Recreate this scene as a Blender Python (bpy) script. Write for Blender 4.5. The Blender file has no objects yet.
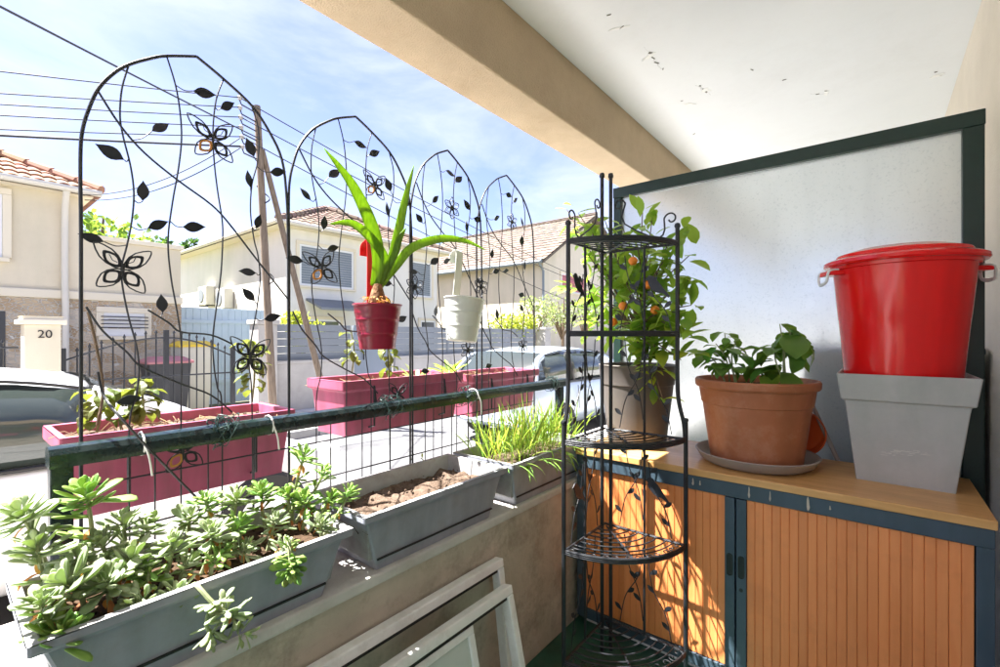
import bpy, math, random
from mathutils import Vector as V, Matrix, Quaternion
random.seed(7)
R = math.radians
PI = math.pi
sc = bpy.context.scene
COL = sc.collection
CZ = 1.19            # camera height above the balcony floor
ST = CZ - 1.62       # street level
F = 461.0
SA, CA = 0.6307, 0.7760   # view direction (-SA, CA), right vector (CA, SA)

def ray(px, py):
    s = (px - 500.0) / F
    return (-SA + CA * s, CA + SA * s, (336.0 - py) / F)

def P(px, py, x=None, y=None, z=None):
    """measured point of the place: where the sight line meets a known plane (z is absolute)"""
    dx, dy, dz = ray(px, py)
    if x is not None: k = x / dx
    elif y is not None: k = y / dy
    else: k = (z - CZ) / dz
    return V((dx * k, dy * k, dz * k + CZ))

# ------------------------------------------------------------------ materials
def newmat(name):
    m = bpy.data.materials.new(name); m.use_nodes = True
    nt = m.node_tree
    return m, nt, nt.nodes, nt.links, nt.nodes['Principled BSDF']

def mat(name, col, rough=0.5, metal=0.0, vary=0.0, vscale=6.0, bump=0.0, bscale=60.0, spec=0.5,
        col2=None, island=0.0, coat=0.0, dirt=None, dscale=3.0, damt=0.5):
    m, nt, N, L, b = newmat(name)
    b.inputs['Roughness'].default_value = rough
    b.inputs['Metallic'].default_value = metal
    b.inputs['Specular IOR Level'].default_value = spec
    b.inputs['Coat Weight'].default_value = coat
    c = (*col, 1)
    tc = N.new('ShaderNodeTexCoord')
    out = None
    if vary or col2:
        n = N.new('ShaderNodeTexNoise'); n.inputs['Scale'].default_value = vscale
        n.inputs['Detail'].default_value = 8; n.inputs['Roughness'].default_value = 0.65
        L.new(tc.outputs['Object'], n.inputs['Vector'])
        rmp = N.new('ShaderNodeValToRGB')
        rmp.color_ramp.elements[0].position = 0.32; rmp.color_ramp.elements[1].position = 0.68
        if col2: a_, b_ = col, col2
        else:
            a_ = tuple(v * (1 - vary) for v in col); b_ = tuple(min(1, v * (1 + vary)) for v in col)
        rmp.color_ramp.elements[0].color = (*a_, 1); rmp.color_ramp.elements[1].color = (*b_, 1)
        L.new(n.outputs['Fac'], rmp.inputs['Fac']); out = rmp.outputs['Color']
    if island:
        g = N.new('ShaderNodeNewGeometry')
        hv = N.new('ShaderNodeHueSaturation')
        mr = N.new('ShaderNodeMapRange'); mr.inputs['To Min'].default_value = 1 - island; mr.inputs['To Max'].default_value = 1 + island
        L.new(g.outputs['Random Per Island'], mr.inputs['Value']); L.new(mr.outputs['Result'], hv.inputs['Value'])
        mr2 = N.new('ShaderNodeMapRange'); mr2.inputs['To Min'].default_value = 0.5 - island * 0.08; mr2.inputs['To Max'].default_value = 0.5 + island * 0.08
        m3 = N.new('ShaderNodeMath'); m3.operation = 'FRACT'; m4 = N.new('ShaderNodeMath'); m4.operation = 'MULTIPLY'; m4.inputs[1].default_value = 7.31
        L.new(g.outputs['Random Per Island'], m4.inputs[0]); L.new(m4.outputs[0], m3.inputs[0]); L.new(m3.outputs[0], mr2.inputs['Value'])
        L.new(mr2.outputs['Result'], hv.inputs['Hue'])
        if out: L.new(out, hv.inputs['Color'])
        else: hv.inputs['Color'].default_value = c
        out = hv.outputs['Color']
    if dirt:
        n = N.new('ShaderNodeTexNoise'); n.inputs['Scale'].default_value = dscale; n.inputs['Detail'].default_value = 12
        n.inputs['Roughness'].default_value = 0.75
        L.new(tc.outputs['Object'], n.inputs['Vector'])
        rm = N.new('ShaderNodeValToRGB'); rm.color_ramp.elements[0].position = 0.48; rm.color_ramp.elements[1].position = 0.72
        rm.color_ramp.elements[1].color = (damt, damt, damt, 1); rm.color_ramp.elements[0].color = (0, 0, 0, 1)
        L.new(n.outputs['Fac'], rm.inputs['Fac'])
        mx = N.new('ShaderNodeMix'); mx.data_type = 'RGBA'
        L.new(rm.outputs['Color'], mx.inputs[0])
        if out: L.new(out, mx.inputs[6])
        else: mx.inputs[6].default_value = c
        mx.inputs[7].default_value = (*dirt, 1)
        out = mx.outputs[2]
    if out: L.new(out, b.inputs['Base Color'])
    else: b.inputs['Base Color'].default_value = c
    if bump:
        n = N.new('ShaderNodeTexNoise'); n.inputs['Scale'].default_value = bscale; n.inputs['Detail'].default_value = 6
        L.new(tc.outputs['Object'], n.inputs['Vector'])
        bp = N.new('ShaderNodeBump'); bp.inputs['Strength'].default_value = bump; bp.inputs['Distance'].default_value = 0.01
        L.new(n.outputs['Fac'], bp.inputs['Height']); L.new(bp.outputs['Normal'], b.inputs['Normal'])
    return m

def leafmat(name, col, col2=None, trans=0.45, rough=0.4, island=0.25, tcol=None):
    m = mat(name, col, rough, col2=col2, vscale=9.0, island=island, spec=0.4)
    nt = m.node_tree; N, L = nt.nodes, nt.links
    b = N['Principled BSDF']; o = N['Material Output']
    t = N.new('ShaderNodeBsdfTranslucent')
    tc = tcol or (min(1, col[0] * 2.2), min(1, col[1] * 2.2), col[2] * 0.8)
    t.inputs['Color'].default_value = (*tc, 1)
    mx = N.new('ShaderNodeMixShader'); mx.inputs[0].default_value = trans
    L.new(b.outputs[0], mx.inputs[1]); L.new(t.outputs[0], mx.inputs[2]); L.new(mx.outputs[0], o.inputs['Surface'])
    return m

def plastermat(name, col, stain, bump=0.25, bscale=180):
    return mat(name, col, 0.85, vary=0.05, vscale=2.0, bump=bump, bscale=bscale, dirt=stain, dscale=1.6, damt=0.45, spec=0.2)

def stonemat(name):
    m, nt, N, L, b = newmat(name)
    tc = N.new('ShaderNodeTexCoord')
    mp = N.new('ShaderNodeMapping'); mp.inputs['Scale'].default_value = (1, 2.2, 4.2)
    L.new(tc.outputs['Object'], mp.inputs['Vector'])
    v = N.new('ShaderNodeTexVoronoi'); v.inputs['Scale'].default_value = 1.0
    L.new(mp.outputs[0], v.inputs['Vector'])
    rm = N.new('ShaderNodeValToRGB')
    e = rm.color_ramp.elements
    e[0].color = (0.34, 0.23, 0.13, 1); e[1].color = (0.58, 0.51, 0.42, 1)
    k = e.new(0.5); k.color = (0.50, 0.39, 0.26, 1)
    sp = N.new('ShaderNodeSeparateColor'); L.new(v.outputs['Color'], sp.inputs[0]); L.new(sp.outputs[0], rm.inputs['Fac'])
    v2 = N.new('ShaderNodeTexVoronoi'); v2.feature = 'DISTANCE_TO_EDGE'; L.new(mp.outputs[0], v2.inputs['Vector'])
    r2 = N.new('ShaderNodeValToRGB'); r2.color_ramp.elements[0].position = 0.03; r2.color_ramp.elements[1].position = 0.08
    L.new(v2.outputs['Distance'], r2.inputs['Fac'])
    mx = N.new('ShaderNodeMix'); mx.data_type = 'RGBA'; mx.inputs[6].default_value = (0.56, 0.53, 0.47, 1)
    L.new(r2.outputs['Color'], mx.inputs[0]); L.new(rm.outputs['Color'], mx.inputs[7]); L.new(mx.outputs[2], b.inputs['Base Color'])
    bp = N.new('ShaderNodeBump'); bp.inputs['Strength'].default_value = 0.8; bp.inputs['Distance'].default_value = 0.02
    L.new(r2.outputs['Color'], bp.inputs['Height']); L.new(bp.outputs['Normal'], b.inputs['Normal'])
    b.inputs['Roughness'].default_value = 0.9
    return m

def woodmat(name, c1, c2, axis=0, scale=1.0, rough=0.4, stretch=14.0, coat=0.0, dirt=None):
    m, nt, N, L, b = newmat(name)
    tc = N.new('ShaderNodeTexCoord'); mp = N.new('ShaderNodeMapping')
    s = [stretch * scale] * 3; s[axis] = 1.2 * scale
    mp.inputs['Scale'].default_value = s
    L.new(tc.outputs['Object'], mp.inputs['Vector'])
    n = N.new('ShaderNodeTexNoise'); n.inputs['Scale'].default_value = 2.2; n.inputs['Detail'].default_value = 10; n.inputs['Distortion'].default_value = 0.6
    L.new(mp.outputs[0], n.inputs['Vector'])
    rm = N.new('ShaderNodeValToRGB'); rm.color_ramp.elements[0].position = 0.3; rm.color_ramp.elements[1].position = 0.7
    rm.color_ramp.elements[0].color = (*c1, 1); rm.color_ramp.elements[1].color = (*c2, 1)
    L.new(n.outputs['Fac'], rm.inputs['Fac'])
    g = N.new('ShaderNodeNewGeometry'); hv = N.new('ShaderNodeHueSaturation'); mv = N.new('ShaderNodeMapRange'); mv.inputs['To Min'].default_value = .90; mv.inputs['To Max'].default_value = 1.08
    L.new(g.outputs['Random Per Island'], mv.inputs['Value']); L.new(mv.outputs[0], hv.inputs['Value']); L.new(rm.outputs['Color'], hv.inputs['Color'])
    n3 = N.new('ShaderNodeTexNoise'); n3.inputs['Scale'].default_value = 6; n3.inputs['Detail'].default_value = 9; n3.inputs['Roughness'].default_value = .7; L.new(tc.outputs['Object'], n3.inputs['Vector'])
    r3 = N.new('ShaderNodeValToRGB'); r3.color_ramp.elements[0].position = .5; r3.color_ramp.elements[1].position = .75; r3.color_ramp.elements[0].color = (0, 0, 0, 1); r3.color_ramp.elements[1].color = (.35, .35, .35, 1)
    L.new(n3.outputs['Fac'], r3.inputs['Fac']); x3 = N.new('ShaderNodeMix'); x3.data_type = 'RGBA'; L.new(r3.outputs['Color'], x3.inputs[0]); L.new(hv.outputs['Color'], x3.inputs[6]); x3.inputs[7].default_value = (c1[0] * .6, c1[1] * .62, c1[2] * .7, 1)
    L.new(x3.outputs[2], b.inputs['Base Color'])
    n2 = N.new('ShaderNodeTexNoise'); n2.inputs['Scale'].default_value = 5; n2.inputs['Detail'].default_value = 5
    L.new(tc.outputs['Object'], n2.inputs['Vector'])
    mr = N.new('ShaderNodeMapRange'); mr.inputs['To Min'].default_value = rough - 0.12; mr.inputs['To Max'].default_value = rough + 0.15
    L.new(n2.outputs['Fac'], mr.inputs['Value']); L.new(mr.outputs[0], b.inputs['Roughness'])
    b.inputs['Coat Weight'].default_value = coat
    return m

M = {}
M['iron'] = mat('painted_iron', (0.016, 0.018, 0.022), 0.42, 0.0, bump=0.15, bscale=300, spec=0.5)
M['iron_leaf'] = mat('iron_leaf', (0.012, 0.014, 0.02), 0.5, spec=0.45)
M['amber'] = mat('amber_lens', (0.5, 0.22, 0.05), 0.2)
M['rail'] = mat('green_black_enamel', (0.006, 0.016, 0.017), 0.22, vary=0.25, vscale=30, spec=0.5, dirt=(0.12, 0.14, 0.135), dscale=22, damt=0.22)
M['frame_green'] = mat('dark_green_paint', (0.005, 0.026, 0.020), 0.38, vary=0.15, vscale=12, dirt=(0.015, 0.035, 0.03), dscale=9, damt=0.5)
M['ceil'] = mat('white_ceiling_paint', (0.77, 0.785, 0.80), 0.8, vary=0.03, vscale=1.6, bump=0.08, bscale=40, spec=0.2, dirt=(0.60, 0.60, 0.60), dscale=1.6, damt=0.4)
M['flake'] = mat('exposed_grey_render', (0.16, 0.15, 0.13), 0.95)
M['flake_grey'] = mat('hairline_crack_grey', (0.36, 0.36, 0.35), 0.95)  # plain grey of the hairline cracks in the ceiling paint
M['flake_edge'] = mat('lifted_white_paint', (0.82, 0.82, 0.8), 0.8)
M['beam'] = mat('ochre_render', (0.53, 0.415, 0.285), 0.92, vary=0.10, vscale=3, bump=0.5, bscale=160, spec=0.15, dirt=(0.40, 0.29, 0.18), dscale=2.4, damt=0.6)
M['wall'] = mat('cream_render', (0.70, 0.635, 0.53), 0.9, vary=0.06, vscale=3, bump=0.35, bscale=150, spec=0.15)
M['concrete'] = mat('parapet_concrete', (0.47, 0.405, 0.335), 0.9, col2=(0.64, 0.56, 0.47), vscale=2.6, bump=0.55, bscale=38, spec=0.15, dirt=(0.27, 0.225, 0.18), dscale=5.5, damt=0.95)
M['concrete_top'] = mat('parapet_coping', (0.58, 0.565, 0.54), 0.9, vary=0.12, vscale=6, bump=0.3, bscale=60, dirt=(0.35, 0.32, 0.27), dscale=5, damt=0.5)
M['green_floor'] = mat('green_floor_paint', (0.018, 0.085, 0.058), 0.55, vary=0.3, vscale=5, dirt=(0.10, 0.12, 0.09), dscale=7, damt=0.5)
M['asphalt'] = mat('asphalt', (0.125, 0.125, 0.128), 0.9, vary=0.2, vscale=3, bump=0.4, bscale=150)
M['pave'] = mat('pavement_concrete', (0.50, 0.495, 0.49), 0.9, vary=0.15, vscale=2, bump=0.3, bscale=60)
M['kerb'] = mat('kerb_stone', (0.42, 0.41, 0.39), 0.85, vary=0.15, vscale=5)
M['earth'] = mat('garden_ground', (0.20, 0.17, 0.11), 0.95, col2=(0.10, 0.13, 0.05), vscale=1.5)
M['pink'] = mat('pink_plastic', (0.52, 0.115, 0.205), 0.42, vary=0.08, vscale=8, spec=0.45, dirt=(0.46, 0.19, 0.24), dscale=9, damt=0.45)
M['planter'] = mat('slate_grey_plastic', (0.33, 0.345, 0.415), 0.5, vary=0.08, vscale=8, dirt=(0.25, 0.24, 0.22), dscale=11, damt=0.45)
M['planter_in'] = mat('dusty_grey_plastic', (0.34, 0.345, 0.35), 0.8, vary=0.12, vscale=14, dirt=(0.2, 0.17, 0.13), dscale=16, damt=0.6)
M['soil'] = mat('dry_soil', (0.075, 0.05, 0.035), 0.97, col2=(0.17, 0.125, 0.095), vscale=30, bump=0.9, bscale=90, spec=0.1)
M['soil_dark'] = mat('dark_soil', (0.045, 0.028, 0.018), 0.97, col2=(0.10, 0.065, 0.04), vscale=35, bump=0.9, bscale=90, spec=0.1)
M['straw'] = mat('dry_straw', (0.30, 0.19, 0.10), 0.85, island=0.4)
M['terra'] = mat('terracotta_plastic', (0.42, 0.145, 0.065), 0.55, vary=0.10, vscale=7, spec=0.35, dirt=(0.52, 0.30, 0.20), dscale=7, damt=0.55)
M['saucer'] = mat('taupe_plastic', (0.33, 0.28, 0.25), 0.5, vary=0.08, vscale=8)
M['taupe'] = mat('taupe_pot_plastic', (0.115, 0.10, 0.092), 0.5, vary=0.1, vscale=8)
M['red'] = mat('glossy_red_plastic', (0.80, 0.008, 0.010), 0.17, spec=0.5)
M['white_pl'] = mat('white_plastic', (0.72, 0.72, 0.71), 0.4)
M['sqgrey'] = mat('weathered_grey_plastic', (0.45, 0.445, 0.43), 0.55, vary=0.08, vscale=4, bump=0.08, bscale=40, dirt=(0.56, 0.55, 0.52), dscale=5, damt=0.5)
M['scuff'] = mat('pale_scuff', (0.55, 0.54, 0.5), 0.8)
M['redpot'] = mat('crimson_enamel', (0.26, 0.006, 0.03), 0.28, vary=0.08, vscale=10)
M['redstrap'] = mat('red_enamel', (0.62, 0.015, 0.02), 0.35)
M['whitepot'] = mat('white_enamel', (0.68, 0.70, 0.64), 0.38, vary=0.05, vscale=10)
M['beech'] = woodmat('beech_board', (0.62, 0.32, 0.10), (0.78, 0.45, 0.175), axis=0, scale=1.6, rough=0.32)
M['tambour'] = woodmat('tambour_slats', (0.80, 0.265, 0.080), (0.86, 0.315, 0.105), axis=2, scale=1.5, rough=0.45)
M['cabblue'] = mat('blue_grey_metal', (0.052, 0.083, 0.115), 0.4, vary=0.08, vscale=6, dirt=(0.07, 0.095, 0.12), dscale=10, damt=0.5)
M['cabgreen'] = mat('dark_teal_plastic', (0.012, 0.035, 0.037), 0.42)
M['black'] = mat('black_plastic', (0.008, 0.008, 0.009), 0.4)
M['drip'] = mat('dried_drip', (0.50, 0.44, 0.36), 0.8)
M['orange'] = mat('orange_plastic', (0.72, 0.13, 0.035), 0.4)
M['orange_f'] = mat('orange_peel', (0.85, 0.27, 0.02), 0.4, bump=0.3, bscale=250, island=0.1)
M['pvc'] = mat('white_window_pvc', (0.86, 0.86, 0.85), 0.4, vary=0.05, vscale=9, dirt=(0.4, 0.37, 0.32), dscale=7, damt=0.5)
M['gasket'] = mat('black_gasket', (0.012, 0.012, 0.012), 0.6)
M['milk'] = mat('milky_pane', (0.60, 0.64, 0.61), 0.35, vary=0.04, vscale=4, dirt=(0.33, 0.35, 0.32), dscale=5, damt=0.5)
M['tie'] = mat('cable_tie', (0.72, 0.72, 0.70), 0.5)
M['wiretie'] = mat('green_twist_wire', (0.02, 0.05, 0.045), 0.5)
M['carwhite'] = mat('white_car_paint', (0.74, 0.75, 0.76), 0.22, coat=0.6)
M['carblue'] = mat('pale_blue_car_paint', (0.42, 0.50, 0.60), 0.22, metal=0.2, coat=0.6)
M['carglass'] = mat('tinted_car_glass', (0.035, 0.045, 0.042), 0.04, spec=0.8)
M['carblack'] = mat('black_trim', (0.012, 0.012, 0.013), 0.45)
M['tyre'] = mat('tyre_rubber', (0.02, 0.02, 0.02), 0.85)
M['alloy'] = mat('alloy_wheel', (0.5, 0.5, 0.52), 0.3, metal=1.0)
M['lamp'] = mat('lamp_lens', (0.5, 0.06, 0.04), 0.2)
M['cream'] = mat('cream_facade', (0.66, 0.58, 0.44), 0.9, vary=0.04, vscale=0.8, bump=0.2, bscale=60, dirt=(0.55, 0.47, 0.35), dscale=0.7, damt=0.45)
M['creamband'] = mat('cream_moulding', (0.70, 0.63, 0.49), 0.85)
M['white_f'] = mat('white_facade', (0.74, 0.71, 0.66), 0.9, vary=0.03, vscale=0.8, bump=0.2, bscale=60, dirt=(0.62, 0.58, 0.52), dscale=0.6, damt=0.4)
M['beige_f'] = mat('beige_facade', (0.66, 0.58, 0.47), 0.9, vary=0.04, vscale=0.8, dirt=(0.55, 0.47, 0.38), dscale=0.6, damt=0.4)
M['stone'] = stonemat('stone_cladding')
M['tile_o'] = mat('orange_roof_tile', (0.29, 0.155, 0.095), 0.85, island=0.25, vary=0.22, vscale=3)
M['tile_b'] = mat('brown_roof_tile', (0.17, 0.115, 0.085), 0.85, island=0.3, vary=0.22, vscale=2)
M['tile_g'] = mat('grey_brown_roof_tile', (0.145, 0.11, 0.085), 0.85, island=0.25, vary=0.2, vscale=2)
M['gutter'] = mat('painted_gutter', (0.62, 0.58, 0.50), 0.5)
M['shutter'] = mat('grey_roller_shutter', (0.20, 0.23, 0.27), 0.5)
M['pinkshut'] = mat('rose_shutter', (0.46, 0.13, 0.16), 0.6)
M['glass_far'] = mat('window_glass', (0.05, 0.06, 0.07), 0.05, spec=0.8)
M['panel'] = mat('grey_fence_panel', (0.20, 0.215, 0.235), 0.6, vary=0.06, vscale=3)
M['lowwall'] = mat('grey_low_wall', (0.40, 0.38, 0.35), 0.9, vary=0.1, vscale=2, dirt=(0.26, 0.25, 0.23), dscale=3, damt=0.5)
M['paleblue'] = mat('pale_blue_boards', (0.50, 0.60, 0.66), 0.7, vary=0.05, vscale=4)
M['bin_dark'] = mat('dark_grey_bin', (0.04, 0.042, 0.046), 0.5)
M['bin_pink'] = mat('pink_brown_lid', (0.42, 0.17, 0.18), 0.5)
M['bin_white'] = mat('cream_bin', (0.60, 0.58, 0.50), 0.5)
M['bin_yel'] = mat('yellow_lid', (0.78, 0.55, 0.04), 0.45)
M['polewood'] = woodmat('utility_pole_wood', (0.105, 0.075, 0.05), (0.21, 0.16, 0.115), axis=2, scale=1.4, rough=0.85)
M['wire'] = mat('black_cable', (0.02, 0.02, 0.022), 0.6)
M['porc'] = mat('grey_insulator', (0.35, 0.33, 0.31), 0.3)
M['bark'] = mat('bark', (0.16, 0.11, 0.07), 0.9, vary=0.3, vscale=20, bump=0.6, bscale=60)
M['bulb'] = mat('shaggy_bulb_skin', (0.20, 0.10, 0.045), 0.9, vary=0.4, vscale=25, bump=0.8, bscale=90)
M['succ'] = leafmat('succulent_leaf', (0.33, 0.41, 0.24), (0.45, 0.51, 0.34), 0.36, 0.5, 0.34, (0.48, 0.62, 0.16))
M['succ_g'] = leafmat('succulent_leaf_fresh', (0.22, 0.38, 0.09), (0.30, 0.46, 0.13), 0.3, 0.45, 0.34, (0.45, 0.62, 0.10))
M['succ_stem'] = mat('succulent_stem', (0.28, 0.32, 0.16), 0.7, vary=0.25, vscale=20)
M['succ_dry'] = leafmat('withered_leaf', (0.50, 0.24, 0.09), None, 0.3, 0.7, 0.3)
M['basil'] = leafmat('basil_leaf', (0.10, 0.25, 0.04), (0.16, 0.34, 0.06), 0.35, 0.35, 0.35, (0.34, 0.55, 0.06))
M['citrus'] = leafmat('citrus_leaf', (0.09, 0.215, 0.028), (0.155, 0.31, 0.045), 0.5, 0.3, 0.4, (0.55, 0.76, 0.08))
M['grass'] = leafmat('chive_grass', (0.16, 0.34, 0.05), (0.25, 0.44, 0.08), 0.45, 0.45, 0.3, (0.50, 0.68, 0.08))
M['drygrass'] = leafmat('dry_blade', (0.45, 0.40, 0.15), None, 0.4, 0.6, 0.25)
M['strap'] = leafmat('amaryllis_leaf', (0.15, 0.30, 0.03), (0.24, 0.42, 0.06), 0.5, 0.3, 0.2, (0.52, 0.72, 0.08))
M['wilt'] = leafmat('wilted_leaf', (0.09, 0.15, 0.03), (0.17, 0.19, 0.045), 0.3, 0.5, 0.4, (0.28, 0.33, 0.04))
M['tree1'] = leafmat('tree_leaf', (0.08, 0.17, 0.03), (0.13, 0.24, 0.04), 0.4, 0.5, 0.35, (0.35, 0.5, 0.06))
M['conifer'] = leafmat('conifer_leaf', (0.05, 0.11, 0.035), None, 0.3, 0.6, 0.35)
M['shrub'] = leafmat('shrub_leaf', (0.16, 0.21, 0.08), (0.24, 0.27, 0.13), 0.35, 0.55, 0.35, (0.4, 0.5, 0.12))
M['hedge'] = leafmat('hedge_leaf', (0.22, 0.28, 0.04), None, 0.4, 0.55, 0.35, (0.55, 0.6, 0.05))
M['box_dark'] = mat('dark_box_grey', (0.03, 0.038, 0.045), 0.6)

def veins(m, sc_, amt):
    nt = m.node_tree; N, L = nt.nodes, nt.links; b = N['Principled BSDF']
    tc = N.new('ShaderNodeTexCoord'); mp = N.new('ShaderNodeMapping'); mp.inputs['Scale'].default_value = sc_; n = N.new('ShaderNodeTexNoise'); n.inputs['Scale'].default_value = 1; n.inputs['Detail'].default_value = 5
    L.new(tc.outputs['Object'], mp.inputs['Vector']); L.new(mp.outputs[0], n.inputs['Vector'])
    rm = N.new('ShaderNodeValToRGB'); rm.color_ramp.elements[0].position = .35; rm.color_ramp.elements[1].position = .65
    rm.color_ramp.elements[0].color = (1 - amt, 1 - amt * .8, 1 - amt, 1); rm.color_ramp.elements[1].color = (1, 1, 1, 1); L.new(n.outputs['Fac'], rm.inputs['Fac'])
    def mul(sock):
        x = N.new('ShaderNodeMix'); x.data_type = 'RGBA'; x.blend_type = 'MULTIPLY'; x.inputs[0].default_value = 1
        if sock.is_linked: L.new(sock.links[0].from_socket, x.inputs[6])
        else: x.inputs[6].default_value = sock.default_value
        L.new(rm.outputs['Color'], x.inputs[7]); L.new(x.outputs[2], sock)
    mul(b.inputs['Base Color'])
    for t in N:
        if t.type == 'BSDF_TRANSLUCENT': mul(t.inputs['Color'])
veins(M['strap'], (150, 150, 4), .28)
for k_, sc_, am_ in (('terra', (16, 16, 2.0), .16), ('sqgrey', (14, 14, 2.2), .14), ('pink', (18, 18, 2.5), .32), ('planter', (26, 26, 4), .16), ('red', (30, 30, 3), .10), ('redpot', (40, 40, 5), .22), ('whitepot', (40, 40, 5), .10),
                     ('cream', (2.2, 2.2, .35), .10), ('white_f', (2, 2, .3), .08), ('beige_f', (2, 2, .3), .10), ('concrete', (5, 5, 1.1), .16), ('cabblue', (30, 30, 5), .18), ('shutter', (3, 3, 1), .12), ('panel', (1.5, 1.5, .8), .14)):
    veins(M[k_], sc_, am_)
def frosted():
    m, nt, N, L, b = newmat('frosted_glass')
    tc = N.new('ShaderNodeTexCoord')
    b.inputs['Base Color'].default_value = (0.90, 0.93, 0.945, 1)
    b.inputs['Transmission Weight'].default_value = 1.0
    b.inputs['Roughness'].default_value = 0.42
    b.inputs['IOR'].default_value = 1.2
    d = N.new('ShaderNodeBsdfDiffuse'); d.inputs['Color'].default_value = (0.54, 0.57, 0.585, 1)
    t = N.new('ShaderNodeBsdfTranslucent'); t.inputs['Color'].default_value = (0.74, 0.79, 0.815, 1)
    a1 = N.new('ShaderNodeMixShader'); a1.inputs[0].default_value = 0.55
    L.new(d.outputs[0], a1.inputs[1]); L.new(t.outputs[0], a1.inputs[2])
    n = N.new('ShaderNodeTexNoise'); n.inputs['Scale'].default_value = 3.0; n.inputs['Detail'].default_value = 10; n.inputs['Roughness'].default_value = 0.7
    L.new(tc.outputs['Object'], n.inputs['Vector'])
    mr = N.new('ShaderNodeMapRange'); mr.inputs['From Min'].default_value = 0.3; mr.inputs['From Max'].default_value = 0.7
    mr.inputs['To Min'].default_value = 0.26; mr.inputs['To Max'].default_value = 0.36
    L.new(n.outputs['Fac'], mr.inputs['Value'])
    rr = N.new('ShaderNodeMapRange'); rr.inputs['From Min'].default_value = .35; rr.inputs['From Max'].default_value = .65; rr.inputs['To Min'].default_value = .42; rr.inputs['To Max'].default_value = .47
    n5 = N.new('ShaderNodeTexNoise'); n5.inputs['Scale'].default_value = 1.8; n5.inputs['Detail'].default_value = 5
    L.new(tc.outputs['Object'], n5.inputs['Vector']); L.new(n5.outputs['Fac'], rr.inputs['Value']); L.new(rr.outputs[0], b.inputs['Roughness'])
    # dust specks and drip marks on the pane
    def mask(sc_, lo, hi, amt):
        mp = N.new('ShaderNodeMapping'); mp.inputs['Scale'].default_value = sc_; q = N.new('ShaderNodeTexNoise'); q.inputs['Scale'].default_value = 1; q.inputs['Detail'].default_value = 6
        L.new(tc.outputs['Object'], mp.inputs['Vector']); L.new(mp.outputs[0], q.inputs['Vector'])
        k = N.new('ShaderNodeMapRange'); k.inputs['From Min'].default_value = lo; k.inputs['From Max'].default_value = hi; k.inputs['To Max'].default_value = amt; L.new(q.outputs['Fac'], k.inputs['Value']); return k.outputs[0]
    ad = N.new('ShaderNodeMath'); ad.operation = 'ADD'; L.new(mr.outputs[0], ad.inputs[0]); L.new(mask((130, 130, 130), .56, .72, .35), ad.inputs[1])
    ad2 = N.new('ShaderNodeMath'); ad2.operation = 'ADD'; L.new(ad.outputs[0], ad2.inputs[0]); L.new(mask((20, 20, 1.4), .55, .80, .12), ad2.inputs[1])
    mr = ad2
    a2 = N.new('ShaderNodeMixShader'); L.new(mr.outputs[0], a2.inputs[0])
    L.new(b.outputs[0], a2.inputs[1]); L.new(a1.outputs[0], a2.inputs[2])
    L.new(a2.outputs[0], N['Material Output'].inputs['Surface'])
    return m
M['frost'] = frosted()

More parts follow.
